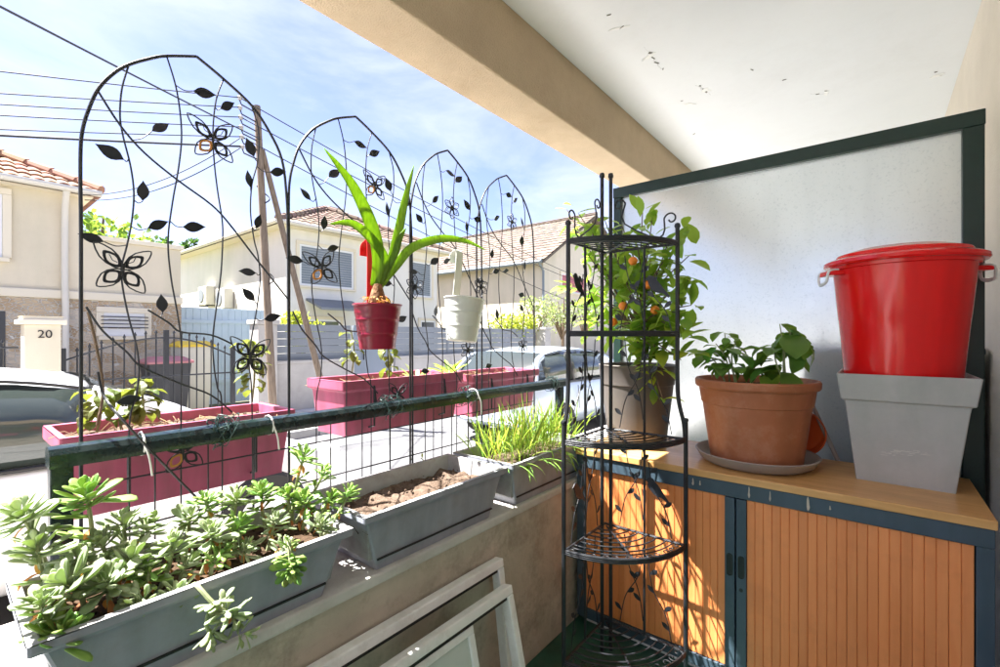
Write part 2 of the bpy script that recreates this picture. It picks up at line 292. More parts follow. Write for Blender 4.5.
# ------------------------------------------------------------------ mesh builder
class MB:
    def __init__(self): self.v = []; self.f = []; self.m = []; self.cur = 0
    def add(self, vs, fs):
        o = len(self.v); self.v += [tuple(p) for p in vs]
        for q in fs: self.f.append(tuple(i + o for i in q)); self.m.append(self.cur)
    def box(self, lo, hi, rot=None, piv=None):
        (x0, y0, z0), (x1, y1, z1) = lo, hi
        vs = [V(p) for p in ((x0, y0, z0), (x1, y0, z0), (x1, y1, z0), (x0, y1, z0), (x0, y0, z1), (x1, y0, z1), (x1, y1, z1), (x0, y1, z1))]
        if rot is not None:
            pv = V(piv) if piv is not None else V(((x0 + x1) / 2, (y0 + y1) / 2, (z0 + z1) / 2))
            vs = [rot @ (p - pv) + pv for p in vs]
        self.add(vs, [(0, 3, 2, 1), (4, 5, 6, 7), (0, 1, 5, 4), (1, 2, 6, 5), (2, 3, 7, 6), (3, 0, 4, 7)])
        return self
    def tube(self, pts, r, seg=8, closed=False, cap=True, flat=1.0):
        pts = [V(p) for p in pts]; n = len(pts)
        rr = r if isinstance(r, (list, tuple)) else [r] * n
        def tan(i):
            if closed: t = pts[(i + 1) % n] - pts[i - 1]
            else: t = pts[min(i + 1, n - 1)] - pts[max(i - 1, 0)]
            return t.normalized() if t.length > 1e-9 else V((0, 0, 1))
        t0 = tan(0); a = V((0, 0, 1)) if abs(t0.z) < 0.9 else V((1, 0, 0))
        nrm = t0.cross(a).normalized(); vs = []
        pt = t0
        for i in range(n):
            t = tan(i)
            ax = pt.cross(t)
            if ax.length > 1e-8: nrm = Quaternion(ax.normalized(), pt.angle(t)) @ nrm
            nrm = (nrm - t * nrm.dot(t)).normalized(); bi = t.cross(nrm); pt = t
            for k in range(seg):
                an = 2 * PI * k / seg
                vs.append(pts[i] + nrm * (math.cos(an) * rr[i]) + bi * (math.sin(an) * rr[i] * flat))
        fs = []
        for i in range(n if closed else n - 1):
            j = (i + 1) % n
            for k in range(seg):
                k2 = (k + 1) % seg
                fs.append((i * seg + k, i * seg + k2, j * seg + k2, j * seg + k))
        if cap and not closed:
            fs.append(tuple(reversed(range(seg)))); fs.append(tuple((n - 1) * seg + k for k in range(seg)))
        self.add(vs, fs); return self
    def lathe(self, prof, c=(0, 0, 0), seg=48, sx=1.0, sy=1.0):
        c = V(c); vs = []; n = len(prof)
        for (r, z) in prof:
            for k in range(seg):
                an = 2 * PI * k / seg
                vs.append(c + V((r * math.cos(an) * sx, r * math.sin(an) * sy, z)))
        fs = []
        for i in range(n - 1):
            for k in range(seg):
                k2 = (k + 1) % seg
                fs.append((i * seg + k, i * seg + k2, (i + 1) * seg + k2, (i + 1) * seg + k))
        self.add(vs, fs); return self
    def disc(self, c, r, z, seg=48):
        self.add([V((c[0] + r * math.cos(2 * PI * k / seg), c[1] + r * math.sin(2 * PI * k / seg), z)) for k in range(seg)], [tuple(range(seg))]); return self
    def prism(self, poly, a, b):
        """closed outline (list of V) extruded from offset a to offset b (vectors)"""
        n = len(poly); a = V(a); b = V(b)
        vs = [V(p) + a for p in poly] + [V(p) + b for p in poly]
        fs = [tuple(range(n)), tuple(reversed(range(n, 2 * n)))] + [(i, (i + 1) % n, n + (i + 1) % n, n + i) for i in range(n)]
        self.add(vs, fs); return self
    def ring_frust(self, rects):
        """loft through horizontal rectangles [(x0,x1,y0,y1,z)...]; no caps"""
        vs = []
        for (x0, x1, y0, y1, z) in rects: vs += [(x0, y0, z), (x1, y0, z), (x1, y1, z), (x0, y1, z)]
        fs = []
        for i in range(len(rects) - 1):
            for k in range(4): fs.append((i * 4 + k, i * 4 + (k + 1) % 4, i * 4 + 4 + (k + 1) % 4, i * 4 + 4 + k))
        self.add(vs, fs); return self
    def leaf(self, base, d, up, length, width, bend=0.0, fold=0.15, n=5, shape=0.42, wave=0.0):
        d = V(d).normalized(); up = V(up); s = d.cross(up)
        if s.length < 1e-5: s = d.cross(V((1, 0.2, 0)))
        s.normalize(); up = s.cross(d).normalized(); p = V(base); vs = []
        ax = s
        for i in range(n + 1):
            t = i / n
            w = width * 0.5 * (math.sin(PI * min(1, t ** (0.5 / max(shape, .1)) if t > 0 else 0)) ** 0.8 if 0 < t < 1 else 0.02)
            q = Quaternion(ax, -bend * t); dd = q @ d; uu = q @ up
            if i: p = p + dd * (length / n)
            e = uu * (fold * w + wave * w * math.sin(i * 2.4))
            vs += [p - s * w + e, p, p + s * w + e]
        fs = []
        for i in range(n):
            o = i * 3
            fs += [(o, o + 1, o + 4, o + 3), (o + 1, o + 2, o + 5, o + 4)]
        self.add(vs, fs); return self
    def fat(self, base, d, up, length, width, thick, bend=0.0):
        """fleshy spoon-shaped leaf"""
        d = V(d).normalized(); up = V(up); s = d.cross(up)
        if s.length < 1e-5: s = d.cross(V((1, 0.2, 0)))
        s.normalize(); up = s.cross(d).normalized(); p = V(base); vs = []
        st = [(0, .18, .6), (.28, .36, .8), (.55, .78, 1), (.78, 1, .95), (.93, .70, .7), (1, .14, .2)]
        prev = 0
        for (t, w, th) in st:
            q = Quaternion(s, -bend * t); dd = q @ d; uu = q @ up
            p = p + dd * (length * (t - prev)); prev = t
            for k in range(6):
                an = PI * k / 3
                vs.append(p + s * (math.cos(an) * w * width * .5) + uu * (math.sin(an) * th * thick * .5 + 0.25 * w * width * .5 * (math.cos(an) ** 2)))
        fs = []
        for i in range(len(st) - 1):
            for k in range(6): fs.append((i * 6 + k, i * 6 + (k + 1) % 6, i * 6 + 6 + (k + 1) % 6, i * 6 + 6 + k))
        fs += [tuple(reversed(range(6))), tuple(range(30, 36))]
        self.add(vs, fs); return self
    def build(self, name, mt, parent=None, smooth=False, bevel=0.0, loc=None, angle=40):
        me = bpy.data.meshes.new(name); me.from_pydata(self.v, [], self.f); me.update()
        for m_ in (mt if isinstance(mt, (list, tuple)) else [mt]): me.materials.append(m_)
        if isinstance(mt, (list, tuple)): me.polygons.foreach_set('material_index', self.m)
        if smooth:
            me.polygons.foreach_set('use_smooth', [True] * len(me.polygons))
        o = bpy.data.objects.new(name, me); COL.objects.link(o)
        if smooth and smooth != 'all':
            try: me.set_sharp_from_angle(angle=R(angle))
            except Exception: pass
        if bevel:
            b = o.modifiers.new('bevel', 'BEVEL'); b.width = bevel; b.segments = 2; b.limit_method = 'ANGLE'; b.angle_limit = R(35)
        if parent is not None: setpar(o, parent)
        return o

def setpar(o, parent):
    o.parent = parent
    o.matrix_parent_inverse = Matrix.Translation(-V(parent.location))   # meshes are modelled in world coordinates

def tag(o, label=None, cat=None, group=None, kind=None):
    if label: o['label'] = label
    if cat: o['category'] = cat
    if group: o['group'] = group
    if kind: o['kind'] = kind
    return o

def thing(name, loc, label, cat, group=None):
    e = bpy.data.objects.new(name, None); COL.objects.link(e); e.location = loc; e.empty_display_size = 0.1
    return tag(e, label, cat, group)

def kids(o): return [c for c in bpy.data.objects if c.parent is o]
def copy_tree(o, parent=None):
    c = o.copy(); COL.objects.link(c)
    if parent is not None: c.parent = parent
    for ch in kids(o): copy_tree(ch, c)
    return c

def spline(pts, n=6):
    """Catmull-Rom through points"""
    pts = [V(p) for p in pts]; out = []
    for i in range(len(pts) - 1):
        p0 = pts[max(i - 1, 0)]; p1 = pts[i]; p2 = pts[i + 1]; p3 = pts[min(i + 2, len(pts) - 1)]
        for k in range(n):
            t = k / n
            out.append(0.5 * ((2 * p1) + (-p0 + p2) * t + (2 * p0 - 5 * p1 + 4 * p2 - p3) * t * t + (-p0 + 3 * p1 - 3 * p2 + p3) * t ** 3))
    out.append(pts[-1]); return out

def rnd(a, b): return random.uniform(a, b)
def rdir():
    while True:
        v = V((rnd(-1, 1), rnd(-1, 1), rnd(-1, 1)))
        if 0.05 < v.length < 1: return v.normalized()

# ------------------------------------------------------------------ setting: street side
m = MB(); m.box((-400, -300, ST - 0.6), (300, 400, ST - 0.012)); tag(m.build('ground', M['earth']), kind='structure')
m = MB(); m.box((-7.2, -60, ST - 0.25), (-2.9, 90, ST)); tag(m.build('street', M['asphalt']), kind='structure')
m = MB(); m.box((-2.9, -60, ST - 0.2), (-1.41, 90, ST + 0.12))
o = m.build('pavement', M['pave'], bevel=0.01); tag(o, kind='structure')
m = MB(); m.box((-9.6, -60, ST - 0.2), (-7.2, 90, ST + 0.12))
o = m.build('pavement', M['pave'], bevel=0.01); tag(o, kind='structure')
m = MB()
for i in range(60):
    m.box((-3.05, -20 + i, ST - 0.1), (-2.903, -20 + i + 0.985, ST + 0.125)); m.box((-7.197, -20 + i, ST - 0.1), (-7.05, -20 + i + 0.985, ST + 0.125))
tag(m.build('kerb', M['kerb'], bevel=0.015), kind='structure')

# ------------------------------------------------------------------ balcony structure
FZ = 0.0
XI, XO = -0.98, -1.40
PT = CZ - 0.60
m = MB(); m.box((XI + 0.002, -4, -0.3), (1.2, 9, 0)); tag(m.build('balcony_floor', M['green_floor']), kind='structure')
m = MB(); m.box((-1.128, -4, CZ + 1.31), (1.2, 9, CZ + 1.6))
tag(m.build('balcony_ceiling', M['ceil']), kind='structure')
m = MB(); m.box((-1.35, -4, CZ + 1.01), (-1.130, 9, CZ + 1.62))
tag(m.build('ceiling_beam', M['beam'], bevel=0.008), kind='structure')
m = MB(); m.box((0.324, -4, 0.002), (0.7, 9, CZ + 1.308)); tag(m.build('house_wall', M['wall']), kind='structure')
e = thing('parapet_wall', (-1.2, 1, 0), 'low bare concrete balcony wall with stained tan inner face under the grey planters', 'wall')
m = MB(); m.box((XO, -4, ST - 0.1), (XI, 9, PT - 0.03)); m.build('wall_body', M['concrete'], e)
m = MB(); m.box((XO - 0.01, -4, PT - 0.03), (XI + 0.008, 9, PT)); m.build('coping', M['concrete_top'], e, bevel=0.006)

# paint flakes on the ceiling: bare patches with lifted edges
e = thing('peeling_paint', (-0.4, 1.2, CZ + 1.31), 'scattered dark flakes and blisters of peeling paint on the white ceiling', 'peeling paint')
def flake(px, py, w, h, mt=M['flake'], dz=0.002):
    c = P(px, py, z=CZ + 1.31 - dz)
    n = 18; poly = []
    ang = rnd(0, PI)
    for k in range(n):
        a = 2 * PI * k / n; r = rnd(0.35, 1.25)
        q = V((math.cos(a) * w * r, math.sin(a) * h * r, 0)); q.rotate(Quaternion((0, 0, 1), ang)); poly.append(c + q)
    mm = MB(); mm.prism(poly, (0, 0, -0.001), (0, 0, 0.001)); mm.build('paint_flake', mt, e)
for (px, py, w, h) in [(650, 53, .011, .009), (653, 58, .012, .003), (657, 63, .016, .0035), (663, 69, .008, .0025), (700, 86, .008, .004), (706, 92, .010, .006), (703, 89, .004, .003), (752, 70, .010, .003), (784, 80, .009, .0025), (818, 94, .009, .003), (826, 91, .008, .0025), (694, 134, .010, .003), (682, 101, .008, .0025), (936, 72, .006, .007), (609, 15, .010, .0025), (622, 27, .014, .002)]:
    flake(px, py, w, h)
for (px, py, w, h) in [(650, 56, .04, .014), (705, 90, .032, .018), (826, 93, .04, .012), (620, 28, .05, .012), (690, 104, .03, .01), (936, 76, .03, .02)]:
    flake(px, py, w, h, M['flake_edge'], 0.0035 if False else 0.0012)

for pts in (((646, 44), (652, 56), (664, 70)), ((698, 84), (705, 91), (712, 94)), ((812, 95), (822, 92), (832, 92))):
    q = [P(px + rnd(-3, 3), py + rnd(-3, 3), z=CZ + 1.3095) for px, py in pts]
    q = spline(q, 9); q = [v + V((rnd(-.003, .003), rnd(-.003, .003), 0)) for v in q]
    MB().tube(q, [rnd(.0002, .0007) for _ in q], 4).build('hairline_crack', M['flake_grey'], e)
# ------------------------------------------------------------------ railing
XR = -1.30; ZR = CZ - 0.2245
e = thing('balcony_railing', (XR, 0.15, PT), 'dark green metal handrail with one square end post standing on the concrete wall', 'railing')
m = MB()
prof = [(-.024, -.022), (.024, -.022), (.027, -.012), (.027, .006), (.019, .017), (.006, .021), (-.006, .021), (-.019, .017), (-.027, .006), (-.027, -.012)]
prof = [(a, b - .021) for a, b in prof]
vs = []
for y in (0.146, 2.14):
    for (a, b) in prof: vs.append((XR + a, y, ZR + b))
n = len(prof)
m.add(vs, [(i, (i + 1) % n, n + (i + 1) % n, n + i) for i in range(n)] + [tuple(range(n)), tuple(reversed(range(n, 2 * n)))])
m.build('top_rail', M['rail'], e, smooth=True, angle=35)
for y in (0.166, 2.10):
    m = MB(); m.box((XR - 0.018, y - 0.018, PT), (XR + 0.018, y + 0.018, ZR - 0.042)); m.build('post', M['rail'], e, bevel=0.003)

# ------------------------------------------------------------------ trellises
XT = -1.345
T1 = lambda px, py: (lambda q: (q.y - 0.20, q.z))(P(px, py, x=XT))    # trellis coordinates: along, height
arch = [(81, 470), (81, 350), (81, 232), (80.4, 160), (82.5, 130), (90, 106), (99, 88), (114, 73), (129, 64.6), (150, 58.6), (166.5, 56), (196.5, 56.5)]
arch2 = [(196.5, 56.5), (223.5, 79), (252, 106), (270, 133), (282, 160), (286.5, 196), (288, 240), (288.5, 320), (289, 430)]
stems = [
    [(129, 64.6), (122, 88), (120, 115), (123, 136), (130.5, 166), (134, 193), (132, 220), (127, 245), (121.5, 268), (123, 289), (129, 319), (136.5, 346), (139, 370), (136.5, 394), (130, 418), (129, 460), (130, 496)],
    [(166.5, 56), (175.5, 85), (180, 112), (181.5, 139), (178.5, 169), (172.5, 202), (168, 240), (171, 277), (177, 310), (181, 340), (181.5, 370), (181, 420), (181, 478)],
    [(223.5, 79), (216, 100), (213, 130), (214, 160), (217.5, 190), (222, 220), (222.6, 240), (221, 274), (216.6, 307), (213, 337), (213.6, 364), (217.5, 388), (222, 410), (222, 466)],
    [(252, 107.5), (258.6, 130), (258, 160), (252, 184), (250.5, 212), (254, 240), (258, 256), (260, 280), (256.5, 310), (251, 340), (249, 364), (252, 400), (253, 456)],
]
diags = [[(97.5, 92.5), (120, 127), (144, 154), (177, 181), (210, 205), (228, 224), (255, 259), (287, 299.5)],
         [(85.5, 307), (102, 331), (126, 352), (141, 367), (180, 383.5), (210, 395), (231, 412)],
         [(147, 310), (168, 323), (180, 332), (210, 335), (231, 344)]]
leaves = [(204, 93, 0), (227, 106, 35), (160, 127.6, 40), (111, 152.5, 150), (143, 191.5, 82), (193.5, 227, 15), (250.5, 148, 125), (249, 179.5, 95), (277.5, 172, 5),
          (258, 222, 80), (92, 238, 178), (162, 304, 92), (248, 272, 170), (249, 295, 125), (272, 317.5, 15), (129, 400, 5), (157.5, 225, 30)]
def to3(uv, y0, dx=0.0): return V((XT + dx, y0 + uv[0], uv[1]))
def nearest(p, polys):
    best = None
    for poly in polys:
        for q in poly:
            d = (q - p).length
            if best is None or d < best[0]: best = (d, q)
    return best[1]
def teardrop(c, ang, length, width, n=14, x=0.0):
    """outline of an ornament wing or leaf in the trellis plane (along, up)"""
    pts = []
    for k in range(n):
        t = 2 * PI * k / n
        a = 0.5 * (1 - math.cos(t)) * length
        b = math.sin(t) * width * 0.5 * (0.55 + 0.45 * math.sin(PI * min(1, a / length)))
        pts.append(V((c.x + x, c.y + a * math.cos(ang) - b * math.sin(ang), c.z + a * math.sin(ang) + b * math.cos(ang))))
    return pts
def leafline(c, ang, length, width):
    st = [(0, .03), (.10, .30), (.22, .72), (.36, .98), (.5, 1.0), (.64, .84), (.78, .52), (.90, .20), (1, 0.0)]
    side = [(t * length, w * width * .5) for t, w in st] + [(t * length, -w * width * .5) for t, w in reversed(st[1:-1])]
    return [V((c.x, c.y + a * math.cos(ang) - b * math.sin(ang), c.z + a * math.sin(ang) + b * math.cos(ang))) for a, b in side]
def butterfly(e, c, s, tilt=0.0, amber=False):
    s = s * 1.22; b = MB()
    for (a, l, w) in ((132, 1.0, .42), (42, .95, .42), (222, .82, .46), (-52, .86, .46)):
        out = teardrop(c, R(a) + tilt, s * l, s * w * 0.95); b.tube(out, 0.0017, 6, closed=True)
    b.tube([c + V((0, 0, -0.02)), c + V((0, 0, 0.014))], [0.002, 0.0045], 8)
    for sg in (-1, 1):
        an = []
        for k in range(16):
            t = k / 15
            rr = 0.006 * (1 - t * 0.6); th = t * 4.6
            an.append(c + V((0, sg * (0.010 + t * 0.016 + rr * math.sin(th) * .5), 0.012 + t * 0.020 + rr * math.cos(th) * .5)))
        b.tube(an, 0.001, 5)
    o = b.build('butterfly', M['iron'], e, smooth=True)
    for (a, l, w) in ((132, .62, .36), (42, .60, .36), (222, .54, .40), (-52, .54, .40)):
        b = MB(); st = c + V((0, math.cos(R(a) + tilt), math.sin(R(a) + tilt))) * s * 0.08
        ou = teardrop(st, R(a) + tilt, s * l, s * w); mid = st + V((0, math.cos(R(a) + tilt), math.sin(R(a) + tilt))) * s * l * 0.5
        n = len(ou); inn = [mid + (q - mid) * 0.66 for q in ou]
        vs = []
        for off in (0.0015, -0.0015): vs += [q + V((off, 0, 0)) for q in ou] + [q + V((off, 0, 0)) for q in inn]
        fs = []
        for k in range(n):
            k2 = (k + 1) % n
            fs += [(k, k2, n + k2, n + k), (2 * n + k, 3 * n + k, 3 * n + k2, 2 * n + k2), (k, 2 * n + k, 2 * n + k2, k2), (n + k, n + k2, 3 * n + k2, 3 * n + k)]
        b.add(vs, fs); w_ = b.build('wing_plate', M['amber'] if amber and a == 222 else M['iron_leaf'], o)
def flower(e, c, s):
    b = MB()
    for k in range(6):
        a = R(30 + 60 * k)
        out = teardrop(c + V((0, math.cos(a), math.sin(a))) * s * .12, a, s, s * .62); b.tube(out, 0.0019, 6, closed=True)
        inn = teardrop(c + V((0, math.cos(a), math.sin(a))) * s * .12, a, s * .72, s * .34); b.tube(inn, 0.0012, 5, closed=True)
    o = b.build('flower', M['iron'], e, smooth=True)
    b = MB()
    b.lathe([(0.001, -.003), (s * .26, -.003), (s * .3, 0), (s * .24, .004), (0.001, .006)], (0, 0, 0), 14)
    for i, v in enumerate(b.v): b.v[i] = (c.x + v[2], c.y + v[0], c.z + v[1])
    b.build('flower_centre', M['iron_leaf'], o)
def bird_outline(s):
    pts = [(-.52, .30), (-.42, .36), (-.36, .43), (-.26, .46), (-.16, .42), (-.08, .32), (.06, .18), (.20, .0), (.34, -.20), (.55, -.46), (.48, -.52), (.30, -.36), (.18, -.30), (.04, -.30), (-.12, -.22), (-.26, -.08), (-.34, .08), (-.38, .22), (-.42, .28)]
    return [(a * s, b * s) for a, b in pts]
def trellis(y0, label, deco, keep, dz=0.0, sy=1.0, seed=1):
    random.seed(seed)
    e = thing('garden_trellis', (XT, y0 + 0.23, PT), label, 'trellis', 'black arched trellises behind the handrail')
    S = lambda p: (lambda q: V((XT, y0 + q[0] * sy, PT + (q[1] - PT) * (1 + dz))))(T1(*p))
    m = MB()
    a1 = spline([S(p) for p in arch], 4); a2 = spline([S(p) for p in arch2], 4)
    a1[0].z = PT; foot = V((XT, a2[-1].y, PT)); a2.append(foot)
    m.tube(a1, 0.0037, 8); m.tube(a2, 0.0037, 8); m.build('arch_frame', M['iron'], e, smooth=True)
    polys = [a1, a2]
    for st in stems:
        pp = [S(p) for p in st]
        for q in pp: q.x += rnd(-.001, .001)
        pp[-1].z = PT + 0.03
        sp = spline(pp, 4); polys.append(sp)
        MB().tube(sp, 0.0020, 6).build('stem', M['iron'], e, smooth=True)
    for dg in diags:
        pp = [S(p) + V((0.007, 0, 0)) for p in dg]; sp = spline(pp, 4); polys.append(sp)
        MB().tube(sp, 0.0024, 6).build('cross_stem', M['iron'], e, smooth=True)
    ya, yb = S((81, 300)).y, S((288, 300)).y
    m = MB()
    for z in (PT + 0.155, PT + 0.27): m.tube([(XT + .004, ya, z), (XT + .004, yb, z)], 0.0023, 6)
    for k in range(1, 4):
        y = ya + (yb - ya) * k / 4 + .02
        m.tube([(XT - .004, y, PT + .03), (XT - .004, y, PT + .36)], 0.0020, 6)
    m.build('wire_grid', M['iron'], e, smooth=True)
    if seed == 3:
        pp = [P(98, 372, x=XT + .006), P(104, 396, x=XT + .02), P(122, 419, x=XR + .045), P(150, 450, x=XR + .04), P(178, 479, x=XR + .02), P(202, 503, x=XR + .01)]
        MB().tube(spline(pp, 5), .0028, 6).build('cross_stem', M['iron'], e, smooth=True)
    for i, (px, py, a) in enumerate(leaves):
        if keep and i in keep: continue
        c = S((px, py)); a = R(a + rnd(-12, 12)); L_ = 0.046 * rnd(.88, 1.12)
        dv = V((0, math.cos(a), math.sin(a))); b0 = c - dv * L_ * .5
        b = MB()
        yaw = rnd(-.5, .5)
        ou = leafline(b0, a, L_ * 1.08, L_ * .5)
        ou = [b0 + (q - b0) + V((math.sin(yaw) * ((q - b0).dot(V((0, -math.sin(a), math.cos(a))))), 0, 0)) for q in ou]
        b.prism(ou, (0.0008, 0, 0), (-0.0008, 0, 0))
        nb = nearest(b0, polys)
        if (nb - b0).length < 0.09:
            mid = (nb + b0) / 2 + V((0, 0, -0.006))
            b.tube(spline([b0, mid, nb], 4), 0.0013, 5)
        b.build('leaf', M['iron_leaf'], e)
    for (kind, px, py, s, a) in deco:
        c = P(px, py, x=XT + 0.006)
        if kind == 'b': butterfly(e, c, s, R(a), amber=(a != 0))
        else: flower(e, c, s)
    return e
trellis(0.20, 'nearest and widest black iron trellis, with open butterflies, rising behind the succulents', [('b', 213, 140, .062, 8), ('b', 123, 269.5, .062, 0), ('b', 250.5, 357, .062, 0), ('b', 183, 452, .055, 10)], (), seed=3)
trellis(0.661, 'black iron trellis behind the red hanging pot, second from the near end of the handrail', [('b', 375, 186, .052, 5), ('b', 322, 268, .062, 15), ('b', 398, 395, .05, 0)], (5, 11, 15), dz=0.014, sy=1.02, seed=4)
trellis(1.12, 'black iron flower trellis behind the white hanging bucket', [('f', 452, 208, .040, 0), ('f', 415, 287, .040, 0), ('f', 468, 350, .040, 0)], (4, 9, 12), dz=0.03, sy=0.88, seed=5)
trellis(1.49, 'smallest looking black iron flower trellis, nearest the plant rack and the glass screen', [('f', 512, 222, .036, 0), ('f', 481, 287, .040, 0), ('f', 523, 346, .036, 0)], (3, 8, 14), dz=0.032, sy=0.95, seed=6)
random.seed(11)

# wire ties and cable ties on the rail
def cable_tie(y, dz, label):
    m = MB(); pts = []
    for k in range(13):
        a = 2 * PI * k / 12; pts.append((XR + math.cos(a) * .031, y, ZR - .021 + math.sin(a) * .026))
    m.tube(pts, 0.0022, 6)
    m.tube(spline([(XR + .031, y, ZR - .02), (XR + .040, y + .006, ZR - .05), (XR + .036, y + .012, ZR - .05 - dz)], 4), 0.0022, 6, flat=1.6)
    tag(m.build('cable_tie', M['tie'], smooth=True), label, 'cable tie', 'white cable ties on the handrail')
cable_tie(0.30, .04, 'white plastic cable tie round the handrail beside the nearest wilted plants')
cable_tie(0.585, .035, 'white plastic cable tie hanging from the rail between the first two pink planters')
cable_tie(1.42, .05, 'white plastic cable tie below the white hanging bucket')
def wire_clump(y, n, label):
    m = MB()
    for i in range(n):
        pts = []; a0 = rnd(0, 6.28); yy = y + rnd(-.03, .03)
        for k in range(7):
            a = a0 + k * rnd(.4, .9); r = rnd(.028, .045)
            pts.append((XR + math.cos(a) * r * .9, yy + rnd(-.02, .02), ZR - .02 + math.sin(a) * r))
        m.tube(spline(pts, 4), 0.0013, 5)
    tag(m.build('wire_tie', M['wiretie'], smooth=True), label, 'wire tie', 'tangled wire ties on the handrail')
wire_clump(0.47, 12, 'tangle of dark twisted wire round the handrail over the nearest pink planter')
wire_clump(0.99, 9, 'tangled wire knot round the handrail below the red hanging pot')
wire_clump(1.36, 7, 'tangled wire knot on the handrail in front of the farthest pink planter')
wire_clump(2.02, 12, 'bushy tangle of wire at the far end of the handrail by the tall grass')

# ------------------------------------------------------------------ pink planters
def trough(name, x0, x1, y0, y1, zb, zt, mt, min_, soilm, label, cat, group, flare=0.03, lip=0.014, soil_drop=0.03, rimh=0.02, bumpy=0.010, tilt=0.0, seam=False, rough_n=26):
    e = thing(name, ((x0 + x1) / 2, (y0 + y1) / 2, zb), label, cat, group)
    w = 0.010
    b = MB()
    f = flare
    fy = flare * 1.7 if seam else flare
    r = [(x0 + f, x1 - f, y0 + fy, y1 - fy, zb), (x0 + f * .25 + lip * .6, x1 - f * .25 - lip * .6, y0 + f * .25 + lip * .6, y1 - f * .25 - lip * .6, zt - rimh),
         (x0, x1, y0, y1, zt - rimh + .002), (x0, x1, y0, y1, zt)]
    b.ring_frust(r)
    b.add([(x0 + f, y0 + fy, zb), (x1 - f, y0 + fy, zb), (x1 - f, y1 - fy, zb), (x0 + f, y1 - fy, zb)], [(3, 2, 1, 0)])
    b.build('trough_body', mt, e, bevel=0.006)
    b = MB(); g = w + lip * .5
    b.ring_frust([(x0 + .001, x1 - .001, y0 + .001, y1 - .001, zt + .0015), (x0 + g, x1 - g, y0 + g, y1 - g, zt + .0015), (x0 + g + f * .6, x1 - g - f * .6, y0 + g + f * .6, y1 - g - f * .6, zb + .03)])
    b.build('rim', min_, e, bevel=0.002)
    if seam:
        b = MB(); zz = zb + .028
        b.box((x1 - f * .84, y0 + fy * .95, zz), (x1 - f * .84 + .004, y1 - fy * .95, zz + .004)); b.build('seam', M['gasket'], e)
    # uneven soil
    zs = zt - soil_drop; k = g + f * .22
    nx, ny = 12, rough_n; vs = []
    import mathutils
    for i in range(nx + 1):
        for j in range(ny + 1):
            x = x0 + k + (x1 - x0 - 2 * k) * i / nx; y = y0 + k + (y1 - y0 - 2 * k) * j / ny
            h = mathutils.noise.noise(V((x * 22, y * 22, 3))) * bumpy + mathutils.noise.noise(V((x * 60, y * 60, 9))) * bumpy * .5
            if i in (0, nx) or j in (0, ny): h -= 0.004
            vs.append((x, y, zs + h))
    fs = [(i * (ny + 1) + j, (i + 1) * (ny + 1) + j, (i + 1) * (ny + 1) + j + 1, i * (ny + 1) + j + 1) for i in range(nx) for j in range(ny)]
    b = MB(); b.add(vs, fs)
    for q in range(90):      # clods
        x = rnd(x0 + k, x1 - k); y = rnd(y0 + k, y1 - k); s = rnd(.002, .007)
        ps = [V((x, y, zs + bumpy * .3)) + rdir() * s for _ in range(6)]
        c = V((x, y, zs + bumpy * .3))
        ps = [c + V(d) * s * rnd(.6, 1.2) for d in ((1, 0, 0), (-1, 0, 0), (0, 1, 0), (0, -1, 0), (0, 0, 1), (0, 0, -1))]
        b.add(ps, [(0, 2, 4), (2, 1, 4), (1, 3, 4), (3, 0, 4), (2, 0, 5), (1, 2, 5), (3, 1, 5), (0, 3, 5)])
    b.build('soil', soilm, e, smooth=True)
    return e
GP = 'pink planters hung outside the handrail'
PX0, PX1 = -1.61, -1.372
pk = [(0.172, 0.70, CZ - 0.225, 'pink trough planter nearest the camera, behind the first trellis, holding wilted leafy plants'),
      (0.86, 1.44, CZ - 0.155, 'middle pink trough planter, beneath the red hanging pot'),
      (1.50, 2.02, CZ - 0.175, 'farthest pink trough planter, beneath the white bucket and next to the blue car')]
for (y0, y1, zt, lb) in pk:
    e = trough('pink_planter', PX0, PX1, y0, y1, zt - .19, zt, M['pink'], M['pink'], M['soil'], lb, 'planter', GP, flare=.028, lip=.010, soil_drop=.022, rimh=.035)
    for yy in (y0 + .12, y1 - .12):
        m = MB(); m.tube([(XR - .005, yy, ZR - .046), (XR - .05, yy, ZR - .046), (PX1 + .006, yy, zt - .02), (PX1 + .006, yy, zt - .16), (PX1 - .12, yy, zt - .196)], 0.004, 6)
        m.build('hook_bracket', M['iron'], e)
    m = MB()
    for q in range(55):
        x, y = rnd(PX0 + .03, PX1 - .03), rnd(y0 + .03, y1 - .03); d = rdir(); d.z = abs(d.z) * .5 + .05
        b0 = V((x, y, zt - .02)); m.tube([b0, b0 + d * rnd(.012, .05), b0 + d * rnd(.05, .07) + V((0, 0, -.01))], 0.0011, 4)
    m.build('dry_straw', M['straw'], e)

# ------------------------------------------------------------------ grey planters
GG = 'slate grey planters along the parapet wall'
gx0, gx1 = -1.245, -0.955
trough('grey_planter', gx0, gx1, 0.085, 0.628, PT, CZ - .455, M['planter'], M['planter_in'], M['soil_dark'], 'slate grey trough planter full of fleshy succulents', 'planter', GG, flare=.035, seam=True)
trough('grey_planter', gx0, gx1, 0.657, 1.222, PT, CZ - .443, M['planter'], M['planter_in'], M['soil'], 'slate grey trough planter holding only bare dry soil', 'planter', GG, flare=.035, seam=True, soil_drop=.045, bumpy=.022)
trough('grey_planter', gx0, gx1, 1.245, 1.80, PT, CZ - .443, M['planter'], M['planter_in'], M['soil'], 'slate grey trough planter of tall green chive grass', 'planter', GG, flare=.035, seam=True)

